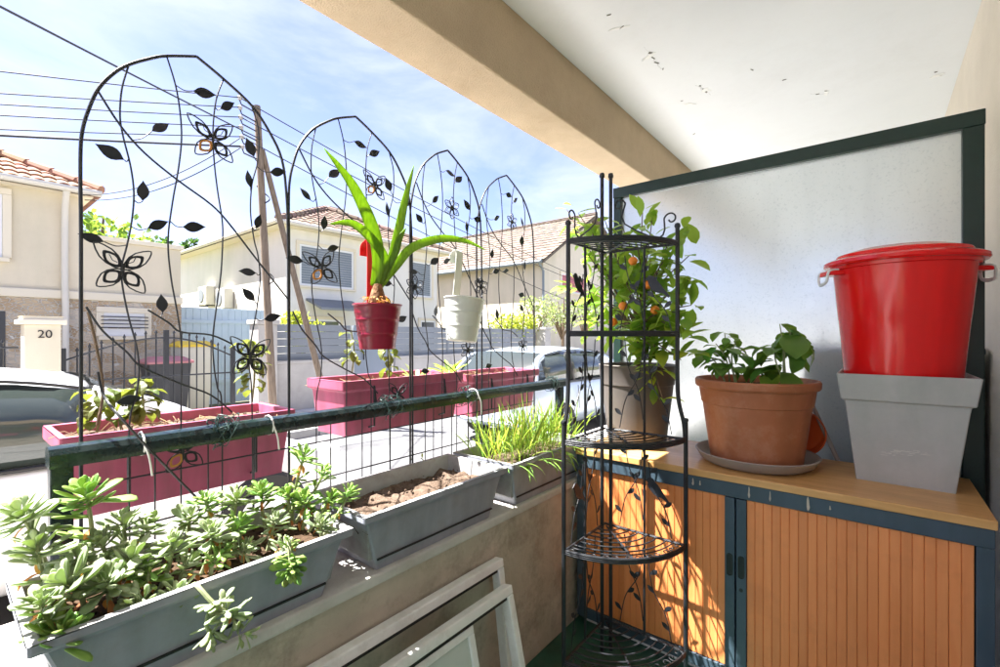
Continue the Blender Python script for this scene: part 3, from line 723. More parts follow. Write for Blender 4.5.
# succulents
GS = 'succulents in the slate grey planter'
def rosette(mb, c, axis, n, L_, spread=1.0, w=.41):
    axis = V(axis).normalized()
    a = axis.orthogonal().normalized(); b = axis.cross(a)
    for i in range(n):
        t = i / n; an = i * 2.399963 + rnd(-.2, .2)
        el = (0.15 + 1.15 * t ** 1.2) * spread      # outer leaves first
        l = L_ * (1 - .62 * t) * rnd(.85, 1.1)
        d = (a * math.cos(an) + b * math.sin(an)) * math.cos(el) + axis * math.sin(el)
        mb.fat(c - axis * (0.022 * (1 - t)) + d * .003, d + rdir() * .12, axis, l * rnd(.85, 1.12), l * w * rnd(.8, 1.15), l * .10, bend=rnd(-.6, .35))
def succulent(px, py, x, L_, label, n=16, fresh=False, lean=(0, 0, 0), base=None, sag=False, stem=None):
    c = P(px, py, x=x)
    if base is None: base = V((min(max(x - .01, gx0 + .05), gx1 - .05), min(max(c.y + rnd(-.02, .03), .14), .58), CZ - .495))
    e = thing('succulent', base, label, 'succulent', GS)
    pts = stem or [base, (base + c) / 2 + V((rnd(-.012, .012), rnd(-.012, .012), .006)), c]
    sp = spline(pts, 5)
    m = MB(); m.tube(sp, [.0048 - .0018 * i / len(sp) for i in range(len(sp))], 7)
    m.build('stem', M['succ_stem'], e, smooth=True)
    ax = (V(sp[-1]) - V(sp[-3])).normalized() + V(lean)
    m = MB(); rosette(m, c, ax, n, L_)
    # sparse leaves down the stem
    for k in range(max(4, int(len(sp) * 1.4))):
        q = sp[int(len(sp) * rnd(.45, .95))]; d = rdir(); d.z = abs(d.z) * .4
        m.fat(q, d, V((0, 0, 1)), L_ * rnd(.45, .9), L_ * .25, L_ * .09, bend=rnd(-.3, .6))
    m.build('leaves', M['succ_g'] if fresh else M['succ'], e, smooth='all')
    m = MB()
    for k in range(random.randint(2, 5)):
        q = sp[int(len(sp) * rnd(.25, .8))]; d = rdir(); d.z = -abs(d.z) * .6
        m.leaf(q, d, V((0, 0, 1)), L_ * rnd(.4, .75), L_ * rnd(.12, .22), bend=rnd(.2, 1.8), fold=.6)
    m.build('withered_leaves', M['succ_dry'], e, smooth='all')
    return e
where = [
 (20, 512, -1.16, .060, 'tall pale succulent at the near end of the planter, left of the rail post', 16, 0),
 (86, 492, -1.15, .064, 'succulent with broad yellow-green leaves in front of the rail post', 18, 1),
 (62, 583, -1.04, .060, 'large pale succulent with long flat outer leaves at the near corner of the planter', 18, 0),
 (105, 582, -1.03, .058, 'big pale rosette succulent right of the near corner one', 18, 0),
 (62, 630, -.985, .052, 'bright green low succulent overhanging the near end of the front rim', 16, 1),
 (36, 545, -1.10, .055, 'pale succulent between the near corner and the tall one by the post', 15, 0),
 (122, 520, -1.14, .050, 'upright slim succulent just right of the rail post', 14, 0),
 (132, 556, -1.07, .052, 'pale succulent in mid planter before the post, between two larger rosettes', 15, 0),
 (172, 542, -1.06, .050, 'pointed-leaf succulent in the middle of the planter', 15, 0),
 (135, 604, -1.00, .046, 'low dark green succulent close to the front rim', 14, 0),
 (170, 596, -1.00, .040, 'small low succulent by the front rim, near the arching stem', 13, 0),
 (212, 530, -1.06, .050, 'succulent rising behind the arching stem', 15, 0),
 (150, 522, -1.15, .046, 'succulent at the back rim under the first pink planter', 13, 0),
 (190, 515, -1.15, .044, 'small upright succulent at the back rim in mid planter', 13, 0),
 (240, 520, -1.08, .046, 'bushy pale succulent right of the middle', 15, 1),
 (238, 496, -1.16, .046, 'pale succulent at the back rim right of the middle', 14, 0),
 (275, 518, -1.06, .044, 'dense succulent above the drooping green rosette', 15, 0),
 (262, 490, -1.17, .044, 'sunlit succulent against the wires near the back rim', 14, 1),
 (305, 500, -1.10, .044, 'sunlit yellow-green succulent at the far end of the planter', 15, 1),
 (305, 453, -1.15, .042, 'tallest slim succulent sprig standing up to the handrail', 14, 1),
 (332, 496, -1.08, .042, 'spreading succulent over the far end wall of the planter', 15, 1),
 (350, 490, -1.02, .040, 'succulent head leaning toward the bare soil planter', 14, 1),
 (285, 545, -.99, .040, 'succulent on the front rim above the drooping rosette', 14, 0),
 (322, 522, -1.0, .040, 'small pale succulent at the far front corner of the planter', 13, 0),
]
where += [
 (80, 555, -1.09, .042, 'small pale succulent squeezed between two large rosettes near the post', 14, 0),
 (100, 540, -1.12, .040, 'small succulent directly below the rail post', 14, 0),
 (150, 570, -1.04, .038, 'low pale succulent in front of the pointed-leaf one', 14, 1),
 (190, 560, -1.05, .038, 'low succulent behind the base of the arching stem', 14, 0),
 (222, 552, -1.03, .036, 'little fresh green succulent right of the arching stem base', 13, 1),
 (248, 546, -1.04, .036, 'little succulent left of the drooping green rosette', 13, 0),
 (205, 498, -1.17, .040, 'thin succulent at the back rim in front of the second wire stem', 13, 1),
 (288, 492, -1.14, .038, 'slim sunlit succulent left of the tallest sprig', 13, 1),
 (325, 470, -1.15, .036, 'slim succulent right of the tallest sprig', 12, 1),
 (40, 600, -1.0, .040, 'small succulent over the near end wall of the planter', 13, 0),
]
for (px, py, x, L_, lb, n, fr) in where: succulent(px, py, x, L_ * rnd(1.0, 1.2), lb, n + random.randint(1, 6), bool(fr))
# two that hang over the front
b0 = P(192, 588, x=-1.0); b0.z = min(b0.z, CZ - .47)
c1 = P(236, 622, x=-.90)
succulent(236, 622, -.90, .046, 'drooping grey-green succulent on a bare arching stem in front of the planter', 14, False, base=b0,
          stem=[b0, P(196, 585, x=-.96), P(212, 602, x=-.925), P(228, 614, x=-.91), c1], lean=(.3, 0, -.5))
m = bpy.data.objects
e2 = [o for o in bpy.data.objects if o.name.startswith('succulent') and o.parent is None and 'bare arching' in o.get('label', '')][0]
mm = MB(); rosette(mm, P(212, 640, x=-.905), (.35, -.1, -1), 13, .040); rosette(mm, P(250, 635, x=-.89), (.5, .5, -.2), 10, .036)
mm.tube(spline([P(212, 602, x=-.925), P(206, 622, x=-.915), P(212, 638, x=-.905)], 4), .003, 6)
mm.build('side_shoot', M['succ'], e2, smooth='all')
b0 = P(285, 540, x=-.99); b0.z = CZ - .49
succulent(290, 572, -.925, .042, 'bright green rosette drooping over the front rim of the succulent planter', 22, True, base=b0,
          stem=[b0, P(288, 540, x=-.965), P(290, 555, x=-.935), P(290, 570, x=-.925)], lean=(.9, -.7, .9))
# withered leaves
m = MB()
for q in range(60):
    x, y = rnd(gx0 + .05, gx1 - .04), rnd(.14, .59); d = rdir(); d.z = abs(d.z) * .4
    m.leaf((x, y, CZ - .487), d, (0, 0, 1), rnd(.015, .035), rnd(.006, .012), bend=rnd(-1, 1.5), fold=.5)
tag(m.build('leaf_litter', M['succ_dry']), kind='stuff')

# chive grass
e = thing('chive_grass', (-1.1, 1.52, CZ - .48), 'tall bright green chive grass arching over the far grey planter', 'grass plant')
m = MB(); md = MB()
for q in range(430):
    x, y = rnd(gx0 + .05, gx1 - .05), rnd(1.29, 1.76)
    t = V((rnd(-.5, .5), rnd(-.55, .45), 1)).normalized()
    mm = md if random.random() < .1 else m
    mm.leaf((x, y, CZ - .49), t, rdir(), rnd(.10, .25), rnd(.003, .006), bend=rnd(-.9, 1.3), fold=.4, n=7, shape=.25)
for q in range(40):
    x, y = rnd(gx1 - .09, gx1 - .04), rnd(1.27, 1.76)
    m.leaf((x, y, CZ - .48), (rnd(.3, .8), rnd(-.4, .3), .7), (0, 0, 1), rnd(.10, .2), .006, bend=rnd(1.0, 2.0), fold=.4, n=7, shape=.25)
m.build('blades', M['grass'], e); md.build('dry_blades', M['drygrass'], e)

# sprouts in bare soil
for (px, py, lb) in ((410, 462, 'tiny pale seedling at the near side of the bare soil'), (420, 470, 'bent dry twig sprouting from the middle of the bare soil')):
    b0 = P(px, py, z=CZ - .487); m = MB()
    m.tube(spline([b0, b0 + V((.01, .01, .03)), b0 + V((.02, -.015, .05))], 4), .0015, 5)
    for k in range(3): m.leaf(b0 + V((.012, 0, .02 + .012 * k)), rdir(), (0, 0, 1), .02, .008)
    tag(m.build('seedling', M['shrub']), lb, 'seedling')

# plants in the pink planters
def wilted(px, py, top, x, label, n=26, L_=.055, mt='wilt'):
    b0 = P(px, py, x=x); e = thing('wilted_plant', b0, label, 'plant', 'leafy plants in the pink planters')
    tp = P(px, top, x=x); H = tp.z - b0.z
    m = MB(); m.tube(spline([b0, b0 + V((.004, .006, H * .5)), b0 + V((0, -.004, H))], 4), .003, 6); m.build('stem', M['succ_stem'], e)
    m = MB()
    for i in range(n):
        z = H * rnd(.2, 1.0); a = rnd(0, 6.28); d = V((math.cos(a), math.sin(a), rnd(-.3, .5)))
        m.leaf(b0 + V((0, 0, z)) + d * .008, d, (0, 0, 1), L_ * rnd(.6, 1.1), L_ * rnd(.4, .6), bend=rnd(.6, 1.9), fold=.3, wave=.15)
    m.build('leaves', M[mt], e)
wilted(97, 432, 390, -1.47, 'drooping yellow-green plant at the near end of the nearest pink planter', 24)
wilted(140, 426, 378, -1.47, 'fuller drooping green plant beside the first butterfly trellis stem', 34)
wilted(252, 402, 340, -1.50, 'leafy wilted plant climbing behind the lowest butterfly', 40)
wilted(352, 372, 330, -1.50, 'thin withered plant left of the red hanging pot', 14)
wilted(388, 384, 338, -1.45, 'brown drooping plant under the red hanging pot', 16)
def aloe(px, py, x, n, L_, label, mt):
    b0 = P(px, py, x=x); m = MB()
    for i in range(n):
        a = i * 2.4; d = V((math.cos(a), math.sin(a), rnd(.5, 1.6)))
        m.leaf(b0, d, (0, 0, 1), L_ * rnd(.7, 1.1), L_ * .2, bend=rnd(.1, .7), fold=.5, shape=.3)
    tag(m.build('spiky_plant', mt), label, 'plant')
aloe(417, 384, -1.48, 9, .10, 'pale spiky grey-green plant in the middle pink planter', M['succ'])
aloe(450, 376, -1.45, 14, .11, 'bright yellow-green spiky plant between the middle and farthest pink planters', M['grass'])

# a long dry stalk by the first trellis
m = MB()
m.tube(spline([P(97, 425, x=-1.39), P(103, 390, x=-1.385), P(96, 345, x=-1.38), P(88, 312, x=-1.38)], 5), .003, 6)
tag(m.build('dry_stalk', M['bark']), 'bare dry stalk leaning on the outer leg of the nearest trellis', 'plant stalk')

# ------------------------------------------------------------------ hanging pots
def bucket(px, pyt, pyb, x, rt, rb, body, label, strapm, straptop):
    top = P(px, pyt, x=x); bot = P(px, pyb, x=x); h = top.z - bot.z
    e = thing('hanging_pot', (top.x, top.y, bot.z), label, 'flower pot', 'buckets hung on the trellises')
    c = (top.x, top.y, bot.z); m = MB()
    pr = [(0.001, 0), (rb, 0), (rb + .001, .004)]
    for k in range(1, 9):
        t = k / 9; rr = rb + (rt - rb) * t
        bead = .0014 if k in (3, 6) else 0
        pr += [(rr - .0006, h * t - .004), (rr + bead, h * t), (rr, h * t + .004)]
    pr += [(rt, h - .004), (rt + .004, h - .001), (rt + .003, h + .002), (rt - .002, h), (rb + (rt - rb) * .85, h * .8)]
    m.lathe(pr, c, 48); m.build('pot_body', body, e, smooth=True)
    MB().disc((c[0], c[1]), rb + (rt - rb) * .84, bot.z + h * .88, 32).build('soil', M['soil'], e)
    # hook strap: flat band rising from the rim at the back and bent over
    st = P(straptop[0], straptop[1], x=top.x - rt * .9)
    w = .019
    b = V((top.x - rt * .97, st.y, top.z - .05))
    m = MB()
    path = [b, V((top.x - rt - .004, st.y, top.z)), V((top.x - rt - .004, st.y, st.z)), V((top.x - rt - .018, st.y - .004, st.z + .014)), V((top.x - rt - .036, st.y - .004, st.z)), V((top.x - rt - .038, st.y - .004, st.z - .03))]
    pl = spline(path, 4); vs = []
    for q in pl: vs += [q + V((0, -w, 0)), q + V((0, w, 0)), q + V((-.0025, w, 0)), q + V((-.0025, -w, 0))]
    fs = []
    for i in range(len(pl) - 1):
        for k in range(4): fs.append((i * 4 + k, i * 4 + (k + 1) % 4, i * 4 + 4 + (k + 1) % 4, i * 4 + 4 + k))
    fs += [(3, 2, 1, 0), tuple(4 * (len(pl) - 1) + k for k in range(4))]
    m.add(vs, fs); m.build('hook_strap', strapm, e)
    return e, top
e, tp = bucket(377.5, 305, 349, -1.235, .0745, .055, M['redpot'], 'crimson enamel bucket pot hung on the trellis, planted with an amaryllis', M['redstrap'], (374, 246))
ew, _ = bucket(461.5, 299, 341, -1.235, .078, .058, M['whitepot'], 'empty white enamel bucket hung on the trellis right of the crimson pot', M['whitepot'], (455, 252))
ew.rotation_euler = (-.11, 0, 0)
# amaryllis
e = thing('amaryllis', (tp.x, tp.y, tp.z - .01), 'amaryllis with four long strap leaves on a shaggy brown bulb', 'plant')
m = MB(); m.lathe([(.001, -.02), (.026, -.015), (.031, .005), (.024, .028), (.018, .05), (.014, .066), (.001, .07)], (tp.x, tp.y, tp.z), 16)
m.build('bulb', M['bulb'], e, smooth=True)
m = MB()
for q in range(60):
    a = rnd(0, 6.28); r = .03
    m.leaf((tp.x + math.cos(a) * r * .9, tp.y + math.sin(a) * r * .9, tp.z + rnd(-.01, .03)), (math.cos(a), math.sin(a), rnd(-.6, .6)), (0, 0, 1), rnd(.015, .035), .006, bend=rnd(0, 1.5))
m.build('bulb_husk', M['succ_dry'], e)
def strapleaf(pts, w):
    sp = spline(pts, 6); n = len(sp); m = MB(); vs = []
    vd = V((1.0, -.5, .15)).normalized()
    for i, q in enumerate(sp):
        t = i / (n - 1); tg = (sp[min(i + 1, n - 1)] - sp[max(i - 1, 0)]).normalized()
        s = tg.cross(vd).normalized(); u = s.cross(tg)
        ww = w * .5 * (0.75 + .25 * math.sin(PI * t)) * (1 if t < .5 else max(.03, 1 - ((t - .5) / .5) ** 2.2))
        vs += [q - s * ww + u * ww * .3, q - s * ww * .5 + u * ww * .05, q, q + s * ww * .5 + u * ww * .05, q + s * ww + u * ww * .3]
    fs = [(i * 5 + k, i * 5 + k + 1, i * 5 + 6 + k, i * 5 + 5 + k) for i in range(n - 1) for k in range(4)]
    m.add(vs, fs); o = m.build('leaf', M['strap'], e, smooth='all')
    s_ = o.modifiers.new('solid', 'SOLIDIFY'); s_.thickness = .0016
a0 = tp + V((0, 0, .06))
xx = tp.x
strapleaf([a0 + V((-.004, -.006, 0)), P(378, 258, x=xx), P(372, 228, x=xx + .01), P(352, 185, x=xx + .02), P(324, 148, x=xx + .02)], .040)
strapleaf([a0, P(385, 262, x=xx), P(372, 240, x=xx + .02), P(352, 224, x=xx + .04), P(330, 224, x=xx + .05)], .031)
strapleaf([a0, P(391, 260, x=xx), P(397, 238, x=xx - .005), P(405, 200, x=xx - .02), P(414, 165, x=xx - .03)], .030)
strapleaf([a0 + V((.003, .004, 0)), P(396, 266, x=xx), P(412, 248, x=xx), P(440, 239, x=xx + .01), P(465, 241, x=xx + .02), P(486, 250, x=xx + .02)], .030)
strapleaf([a0, P(394, 256, x=xx), P(399, 240, x=xx), P(406, 228, x=xx + .01)], .022)

# ------------------------------------------------------------------ glass screen
YG = 2.20
e = thing('glass_screen', (-0.4, YG, 0), 'frosted glass balcony screen in a dark green metal frame', 'screen')
gx0_, gx1_ = -1.03, .283; gt = CZ + .748
m = MB(); m.box((gx0_, YG - .025, gt - .052), (gx1_, YG + .025, gt)); m.build('top_bar', M['frame_green'], e, bevel=.003)
m = MB(); m.box((gx1_ - .055, YG - .024, 0), (gx1_ - .002, YG + .024, gt - .053)); m.build('post', M['frame_green'], e, bevel=.003)
m = MB(); m.box((gx0_ + .002, YG - .024, 0.0), (gx0_ + .042, YG + .024, gt - .053)); m.build('post', M['frame_green'], e, bevel=.003)
m = MB(); m.box((gx0_ + .043, YG - .022, .05), (gx1_ - .056, YG + .022, .10)); m.build('bottom_bar', M['frame_green'], e, bevel=.003)
m = MB(); m.box((gx0_ + .043, YG - .003, .101), (gx1_ - .056, YG + .003, gt - .053)); m.build('pane', M['frost'], e)
# dark box added beyond the glass to darken the pane's lower right
e = thing('added_dark_box', (-.1, 2.62, 0), 'dark low box added beyond the frosted glass as the blurred dark shape behind the grey square planter', 'dark box')
m = MB(); m.box((-.24, 2.40, .04), (.30, 2.84, 1.12)); m.build('dark_box_body', M['box_dark'], e, bevel=.01)
m = MB(); m.box((-.26, 2.38, 1.122), (.31, 2.86, 1.145)); m.build('dark_box_top', M['box_dark'], e, bevel=.004)

# ------------------------------------------------------------------ tambour cabinet
e = thing('tambour_cabinet', (-.36, 1.91, 0), 'low office cabinet with sliding orange-brown slatted doors, blue-grey frame and beech top', 'cabinet')
cx0, cx1, cy0, cy1 = -.963, .237, 1.695, 2.135
CT = CZ - .466                       # top surface
m = MB(); m.box((cx0 - .004, cy0 - .008, CT - .025), (cx1 + .004, cy1, CT)); m.build('top_board', M['beech'], e, bevel=.003)
m = MB(); m.box((cx0, cy0 - .002, CT - .075), (cx1, cy0 + .03, CT - .026)); m.build('front_rail', M['cabblue'], e, bevel=.002)
m = MB(); m.box((cx1 - .034, cy0, .03), (cx1, cy1, CT - .076)); m.build('side_panel', M['cabblue'], e, bevel=.002)
m = MB(); m.box((cx0, cy0, .03), (cx0 + .034, cy1, CT - .076)); m.build('side_panel', M['cabblue'], e, bevel=.002)
m = MB(); m.box((cx0 + .035, cy1 - .02, .03), (cx1 - .035, cy1 - .002, CT - .03)); m.build('back_panel', M['cabblue'], e)
m = MB(); m.box((cx0 + .035, cy0 - .001, .03), (cx1 - .035, cy1 - .03, .07)); m.build('bottom_rail', M['cabblue'], e, bevel=.002)
m = MB(); m.box((cx0 + .02, cy0 + .03, 0.001), (cx1 - .02, cy1 - .03, .0295)); m.build('plinth', M['pvc'], e)
zb, zt = .072, CT - .078
def slat_door(xa, xb, flip):
    n = max(1, round((xb - xa) / .0245)); w = (xb - xa) / n; b = MB(); vs = []
    for i in range(n):
        j1, j2 = rnd(-.0006, .0006), rnd(-.0005, .0005)
        p = [(0, .004), (.0005, .0012), (.0018, .0), (w - .0018, 0), (w - .0005, .0012), (w, .004)]
        q = [(xa + i * w + dx, cy0 + .007 + dy + j1) for dx, dy in p]
        b.add([(x + j2, y, zb) for x, y in q] + [(x, y, zt) for x, y in q], [(k, k + 1, 7 + k, 6 + k) for k in range(5)])
    return b.build('slatted_door', M['tambour'], e)
hx = -.362
for (xa, xb, s) in ((cx0 + .035, hx - .033, -1), (hx + .033, cx1 - .036, 1)):
    d = slat_door(xa, xb, s)
    a, b_ = (hx - .033, hx - .002) if s < 0 else (hx + .002, hx + .033)
    m = MB(); m.box((a, cy0 - .001, zb), (b_, cy0 + .018, zt)); o = m.build('pull_strip', M['cabblue'], d, bevel=.002)
    xm = (a + b_) / 2; zh = CZ - .77
    m = MB(); pr = []
    for k in range(20):
        an = 2 * PI * k / 20; q = V((xm + .0085 * math.cos(an), cy0 - .0015, zh + .0085 * math.sin(an) + (.028 if math.sin(an) > 0 else -.028))); pr.append(q)
    m.tube(pr, .0018, 5, closed=True); m.prism(pr, (0, .0008, 0), (0, .0002, 0)); m.build('recess_handle', M['black'], d)
    if s > 0:
        m = MB(); pr = [V((xm + .006 * math.cos(2 * PI * k / 16), cy0 - .002, zh - .075 + .006 * math.sin(2 * PI * k / 16))) for k in range(16)]
        m.prism(pr, (0, .0012, 0), (0, -.001, 0)); m.build('lock', M['black'], d)
for (px, l, w) in ((749, .035, .004), (808, .040, .005), (770, .03, .0025), (700, .016, .003), (693, .024, .004), (830, .012, .003)):
    c = P(px, 478, y=cy0 - .0028); m = MB(); poly = []
    for k in range(12):
        a = 2 * PI * k / 12; poly.append(V((c.x + math.cos(a) * w * rnd(.6, 1.1) * (1.2 if math.sin(a) < 0 else .7), c.y, CT - .048 + math.sin(a) * l * .55)))
    m.prism(poly, (0, -.0004, 0), (0, .0004, 0)); m.build('drip_stain', M['drip'], e)

# ------------------------------------------------------------------ terracotta pot, saucer, plants
tc = (-.343, 1.915)
SZ = CT
e = thing('saucer', (tc[0], tc[1], SZ), 'round taupe plastic saucer under the terracotta pot', 'saucer')
m = MB(); m.lathe([(.001, .001), (.165, .001), (.185, .012), (.198, .034), (.203, .040), (.199, .043), (.192, .038), (.178, .014), (.160, .007), (.001, .007)], (tc[0], tc[1], SZ), 64); m.build('saucer_body', M['saucer'], e, smooth=True)
e = thing('terracotta_pot', (tc[0], tc[1], SZ + .008), 'large round terracotta coloured pot planted with basil on the cabinet', 'flower pot')
H = .300
m = MB(); m.lathe([(.001, .0), (.145, .0), (.150, .006), (.178, H * .70), (.182, H * .70 + .003), (.190, H - .034), (.199, H - .030), (.203, H - .024), (.204, H - .006), (.200, H), (.192, H), (.186, H - .012), (.178, H - .05)], (tc[0], tc[1], SZ + .008), 72)
m.build('pot_body', M['terra'], e, smooth=True, angle=30)
MB().disc(tc, .184, SZ + .008 + H - .028, 40).build('soil', M['soil_dark'], e)
def leafy(name, base, tips, label, cat, n, L_, mt, group=None, width=.55, droop=(.2, 1.2)):
    e = thing(name, base, label, cat, group); ms = MB(); ml = MB(); base = V(base)
    for tp_ in tips:
        tp_ = V(tp_); mid = (base + tp_) / 2 + V((rnd(-.01, .01), rnd(-.01, .01), .02))
        sp = spline([base + V((rnd(-.02, .02), rnd(-.02, .02), 0)), mid, tp_], 6)
        ms.tube(sp, [.0035 - .002 * i / len(sp) for i in range(len(sp))], 6)
        for i in range(n):
            q = sp[int((len(sp) - 1) * min(1, rnd(.3, 1.06)))]; a = rnd(0, 6.28)
            d = V((math.cos(a), math.sin(a), rnd(-.1, .7)))
            l = L_ * rnd(.55, 1.1); ml.leaf(q + d * .006, d, (0, 0, 1), l, l * width * rnd(.85, 1.1), bend=rnd(*droop), fold=.22, n=5, wave=.08)
    ms.build('stems', M['succ_stem'], e, smooth=True); ml.build('leaves', mt, e, smooth='all'); return e
ZS = SZ + .008 + H - .03
leafy('basil_plant', (-.41, 1.86, ZS), [(-.46, 1.84, ZS + .16), (-.40, 1.88, ZS + .17), (-.45, 1.93, ZS + .20), (-.51, 1.85, ZS + .13)], 'low spreading basil at the left in the terracotta pot', 'plant', 9, .095, M['basil'], 'basil in the terracotta pot', width=.6, droop=(.5, 1.8))
leafy('basil_plant', (-.25, 1.86, ZS), [(-.255, 1.85, ZS + .23), (-.225, 1.87, ZS + .20), (-.27, 1.87, ZS + .16)], 'taller large-leaved basil at the right in the terracotta pot', 'plant', 9, .125, M['basil'], 'basil in the terracotta pot', width=.66, droop=(.9, 2.2))

# ------------------------------------------------------------------ citrus in the taupe pot
cc = (-.80, 1.925)
e = thing('taupe_pot', (cc[0], cc[1], CT), 'taupe round pot of the orange tree, half in sunlight behind the plant rack', 'flower pot')
H = .345
m = MB(); m.lathe([(.001, 0), (.115, 0), (.12, .005), (.150, H - .085), (.154, H - .083), (.160, H - .008), (.163, H - .003), (.158, H), (.150, H - .004), (.144, H - .04)], (cc[0], cc[1], CT), 64); m.build('pot_body', M['taupe'], e, smooth=True, angle=30)
MB().disc(cc, .148, CT + H - .03, 40).build('soil', M['soil_dark'], e)
random.seed(23)
e = thing('orange_tree', (cc[0], cc[1], CT + H - .03), 'small potted orange tree with ripe fruit among glossy leaves behind the plant rack', 'tree')
zt0 = CT + H - .03
ms = MB(); ml = MB(); ml2 = MB()
ms.tube(spline([(cc[0], cc[1], zt0), (cc[0] + .01, cc[1], zt0 + .1), (cc[0] + .0, cc[1] - .01, zt0 + .2)], 5), [.011 - .003 * i / 10 for i in range(11)], 9)
tips = []
for (px, py, dx) in [(575, 212, 0), (600, 215, .03), (640, 205, .02), (655, 222, 0), (685, 225, .05), (585, 250, 0), (610, 245, .1), (640, 245, .08), (670, 255, .08), (690, 280, .1), (575, 285, -.02), (600, 300, .05), (630, 285, .1), (660, 295, .12), (690, 305, .12), (612, 335, 0), (648, 330, .1), (676, 335, .14), (664, 370, .16), (590, 325, -.04), (620, 225, 0), (650, 260, -.05), (680, 360, .17), (655, 385, .18), (563, 208, -.02), (592, 228, .02), (648, 345, .2), (668, 325, .2), (690, 335, .2), (662, 400, .2), (680, 312, .2), (672, 240, .05), (690, 255, .06)]:
    q = P(px, py, y=1.95 - dx * .9); q.y += rnd(-.04, .04); tips.append(q)
root = V((cc[0], cc[1] - .01, zt0 + .19))
for q in tips:
    mid = (root + q) / 2 + V((rnd(-.03, .03), rnd(-.03, .03), .02)); sp = spline([root + V((0, 0, rnd(-.06, .05))), mid, q], 6)
    ms.tube(sp, [.005 - .0035 * i / len(sp) for i in range(len(sp))], 6)
    for i in range(17):
        p = sp[int((len(sp) - 1) * min(1, rnd(.35, 1.08)))] + rdir() * rnd(0, .05); d = rdir(); d.z = d.z * .6 + .1; d.normalize()
        L_ = rnd(.055, .11); ml.leaf(p, d, V((rnd(-.4, .4), rnd(-.4, .4), 1)), L_, L_ * rnd(.42, .55), bend=rnd(-.2, 1.1), fold=.25)
ms.build('trunk', M['bark'], e, smooth=True); ml.build('crown', M['citrus'], e, smooth='all')
for (px, py, dy) in ((633, 261, 1.80), (623, 306, 1.80), (655, 310, 1.79), (613, 322, 1.79), (648, 285, 1.84)):
    c = P(px, py, y=dy); m = MB(); r = .0185
    pr = [(max(.0008, r * math.sin(PI * k / 12)), -r * .94 * math.cos(PI * k / 12)) for k in range(13)]
    m.lathe(pr, c, 20); m.build('orange', M['orange_f'], e, smooth='all')

# ------------------------------------------------------------------ square planter + red bin
def sqrects(c, spec): return [(c[0] - h, c[0] + h, c[1] - h, c[1] + h, z) for (h, z) in spec]
sq = (.070, 2.02); 
e = thing('square_planter', (sq[0], sq[1], CT), 'weathered grey square planter on the cabinet carrying the red bin', 'planter')
HS = .345; zt = CT + HS
m = MB(); m.ring_frust(sqrects(sq, [(.117, CT), (.146, zt - .085), (.156, zt - .083), (.167, zt), (.160, zt + .001), (.154, zt - .01), (.146, zt - .09), (.112, CT + .02)]))
m.add([(sq[0] - .117, sq[1] - .117, CT), (sq[0] + .117, sq[1] - .117, CT), (sq[0] + .117, sq[1] + .117, CT), (sq[0] - .117, sq[1] + .117, CT)], [(3, 2, 1, 0)])
m.add([(sq[0] - .112, sq[1] - .112, CT + .02), (sq[0] + .112, sq[1] - .112, CT + .02), (sq[0] + .112, sq[1] + .112, CT + .02), (sq[0] - .112, sq[1] + .112, CT + .02)], [(0, 1, 2, 3)])
m.build('planter_body', M['sqgrey'], e, bevel=.004)
m = MB()
for k in range(26):
    c = P(rnd(882, 930), rnd(450, 456) , y=sq[1] - .1285); z = c.z
    yy = sq[1] - (.117 + (.146 - .117) * (z - CT) / (HS - .085)) - .0006
    w_, h_ = rnd(.002, .010), rnd(.0008, .002)
    m.add([(c.x - w_, yy, z - h_), (c.x + w_, yy, z - h_ * .4), (c.x + w_ * .8, yy, z + h_), (c.x - w_ * .9, yy, z + h_ * .5)], [(0, 1, 2, 3)])
m.build('scuff_mark', M['scuff'], e)
bc = (.066, 2.02)
bz = zt - .052
e = thing('red_bin', (bc[0], bc[1], bz), 'glossy red lidded plastic bin sitting in the grey square planter', 'bin')
m = MB(); HB = .415
m.lathe([(.001, 0), (.140, 0), (.148, .008), (.162, .18), (.166, .225), (.167, .23), (.182, HB - .02), (.190, HB - .018), (.192, HB), (.184, HB), (.174, HB - .03), (.144, .02), (.001, .02)], (bc[0], bc[1], bz), 72)
m.build('bin_body', M['red'], e, smooth=True, angle=35)
m = MB(); lz = bz + HB
m.lathe([(.180, -.012), (.204, -.012), (.209, -.006), (.208, .004), (.195, .010), (.177, .016), (.171, .027), (.12, .043), (.06, .051), (.001, .053)], (bc[0], bc[1], lz + .004), 72)
lid = m.build('lid', M['red'], e, smooth=True, angle=35)
for ang in (205, 20):
    a = R(ang); d = V((math.cos(a), math.sin(a), 0)); t = V((-math.sin(a), math.cos(a), 0)); c = V((bc[0], bc[1], lz - .03)) + d * .187
    m = MB(); m.box((-.02, -.04, -.008), (.035, .04, .008)); 
    rot = Matrix.Rotation(a, 3, 'Z'); m.v = [tuple(rot @ V(v) + c) for v in m.v]
    h = m.build('lug', M['red'], e, bevel=.005)
    m = MB(); p = [c + d * .006 + t * .034, c + d * .034 + t * .036 + V((0, 0, .004)), c + d * .040 + t * .032 + V((0, 0, -.03)), c + d * .036 - t * .032 + V((0, 0, -.034)), c + d * .034 - t * .036 + V((0, 0, .004)), c + d * .006 - t * .034]
    p = [p[0] + V((0, 0, .01))] + p[1:5] + [p[5] + V((0, 0, .01))]
    m.tube(spline(p, 4), .006, 8, flat=.6); m.build('clip_handle', M['white_pl'], e, smooth=True)

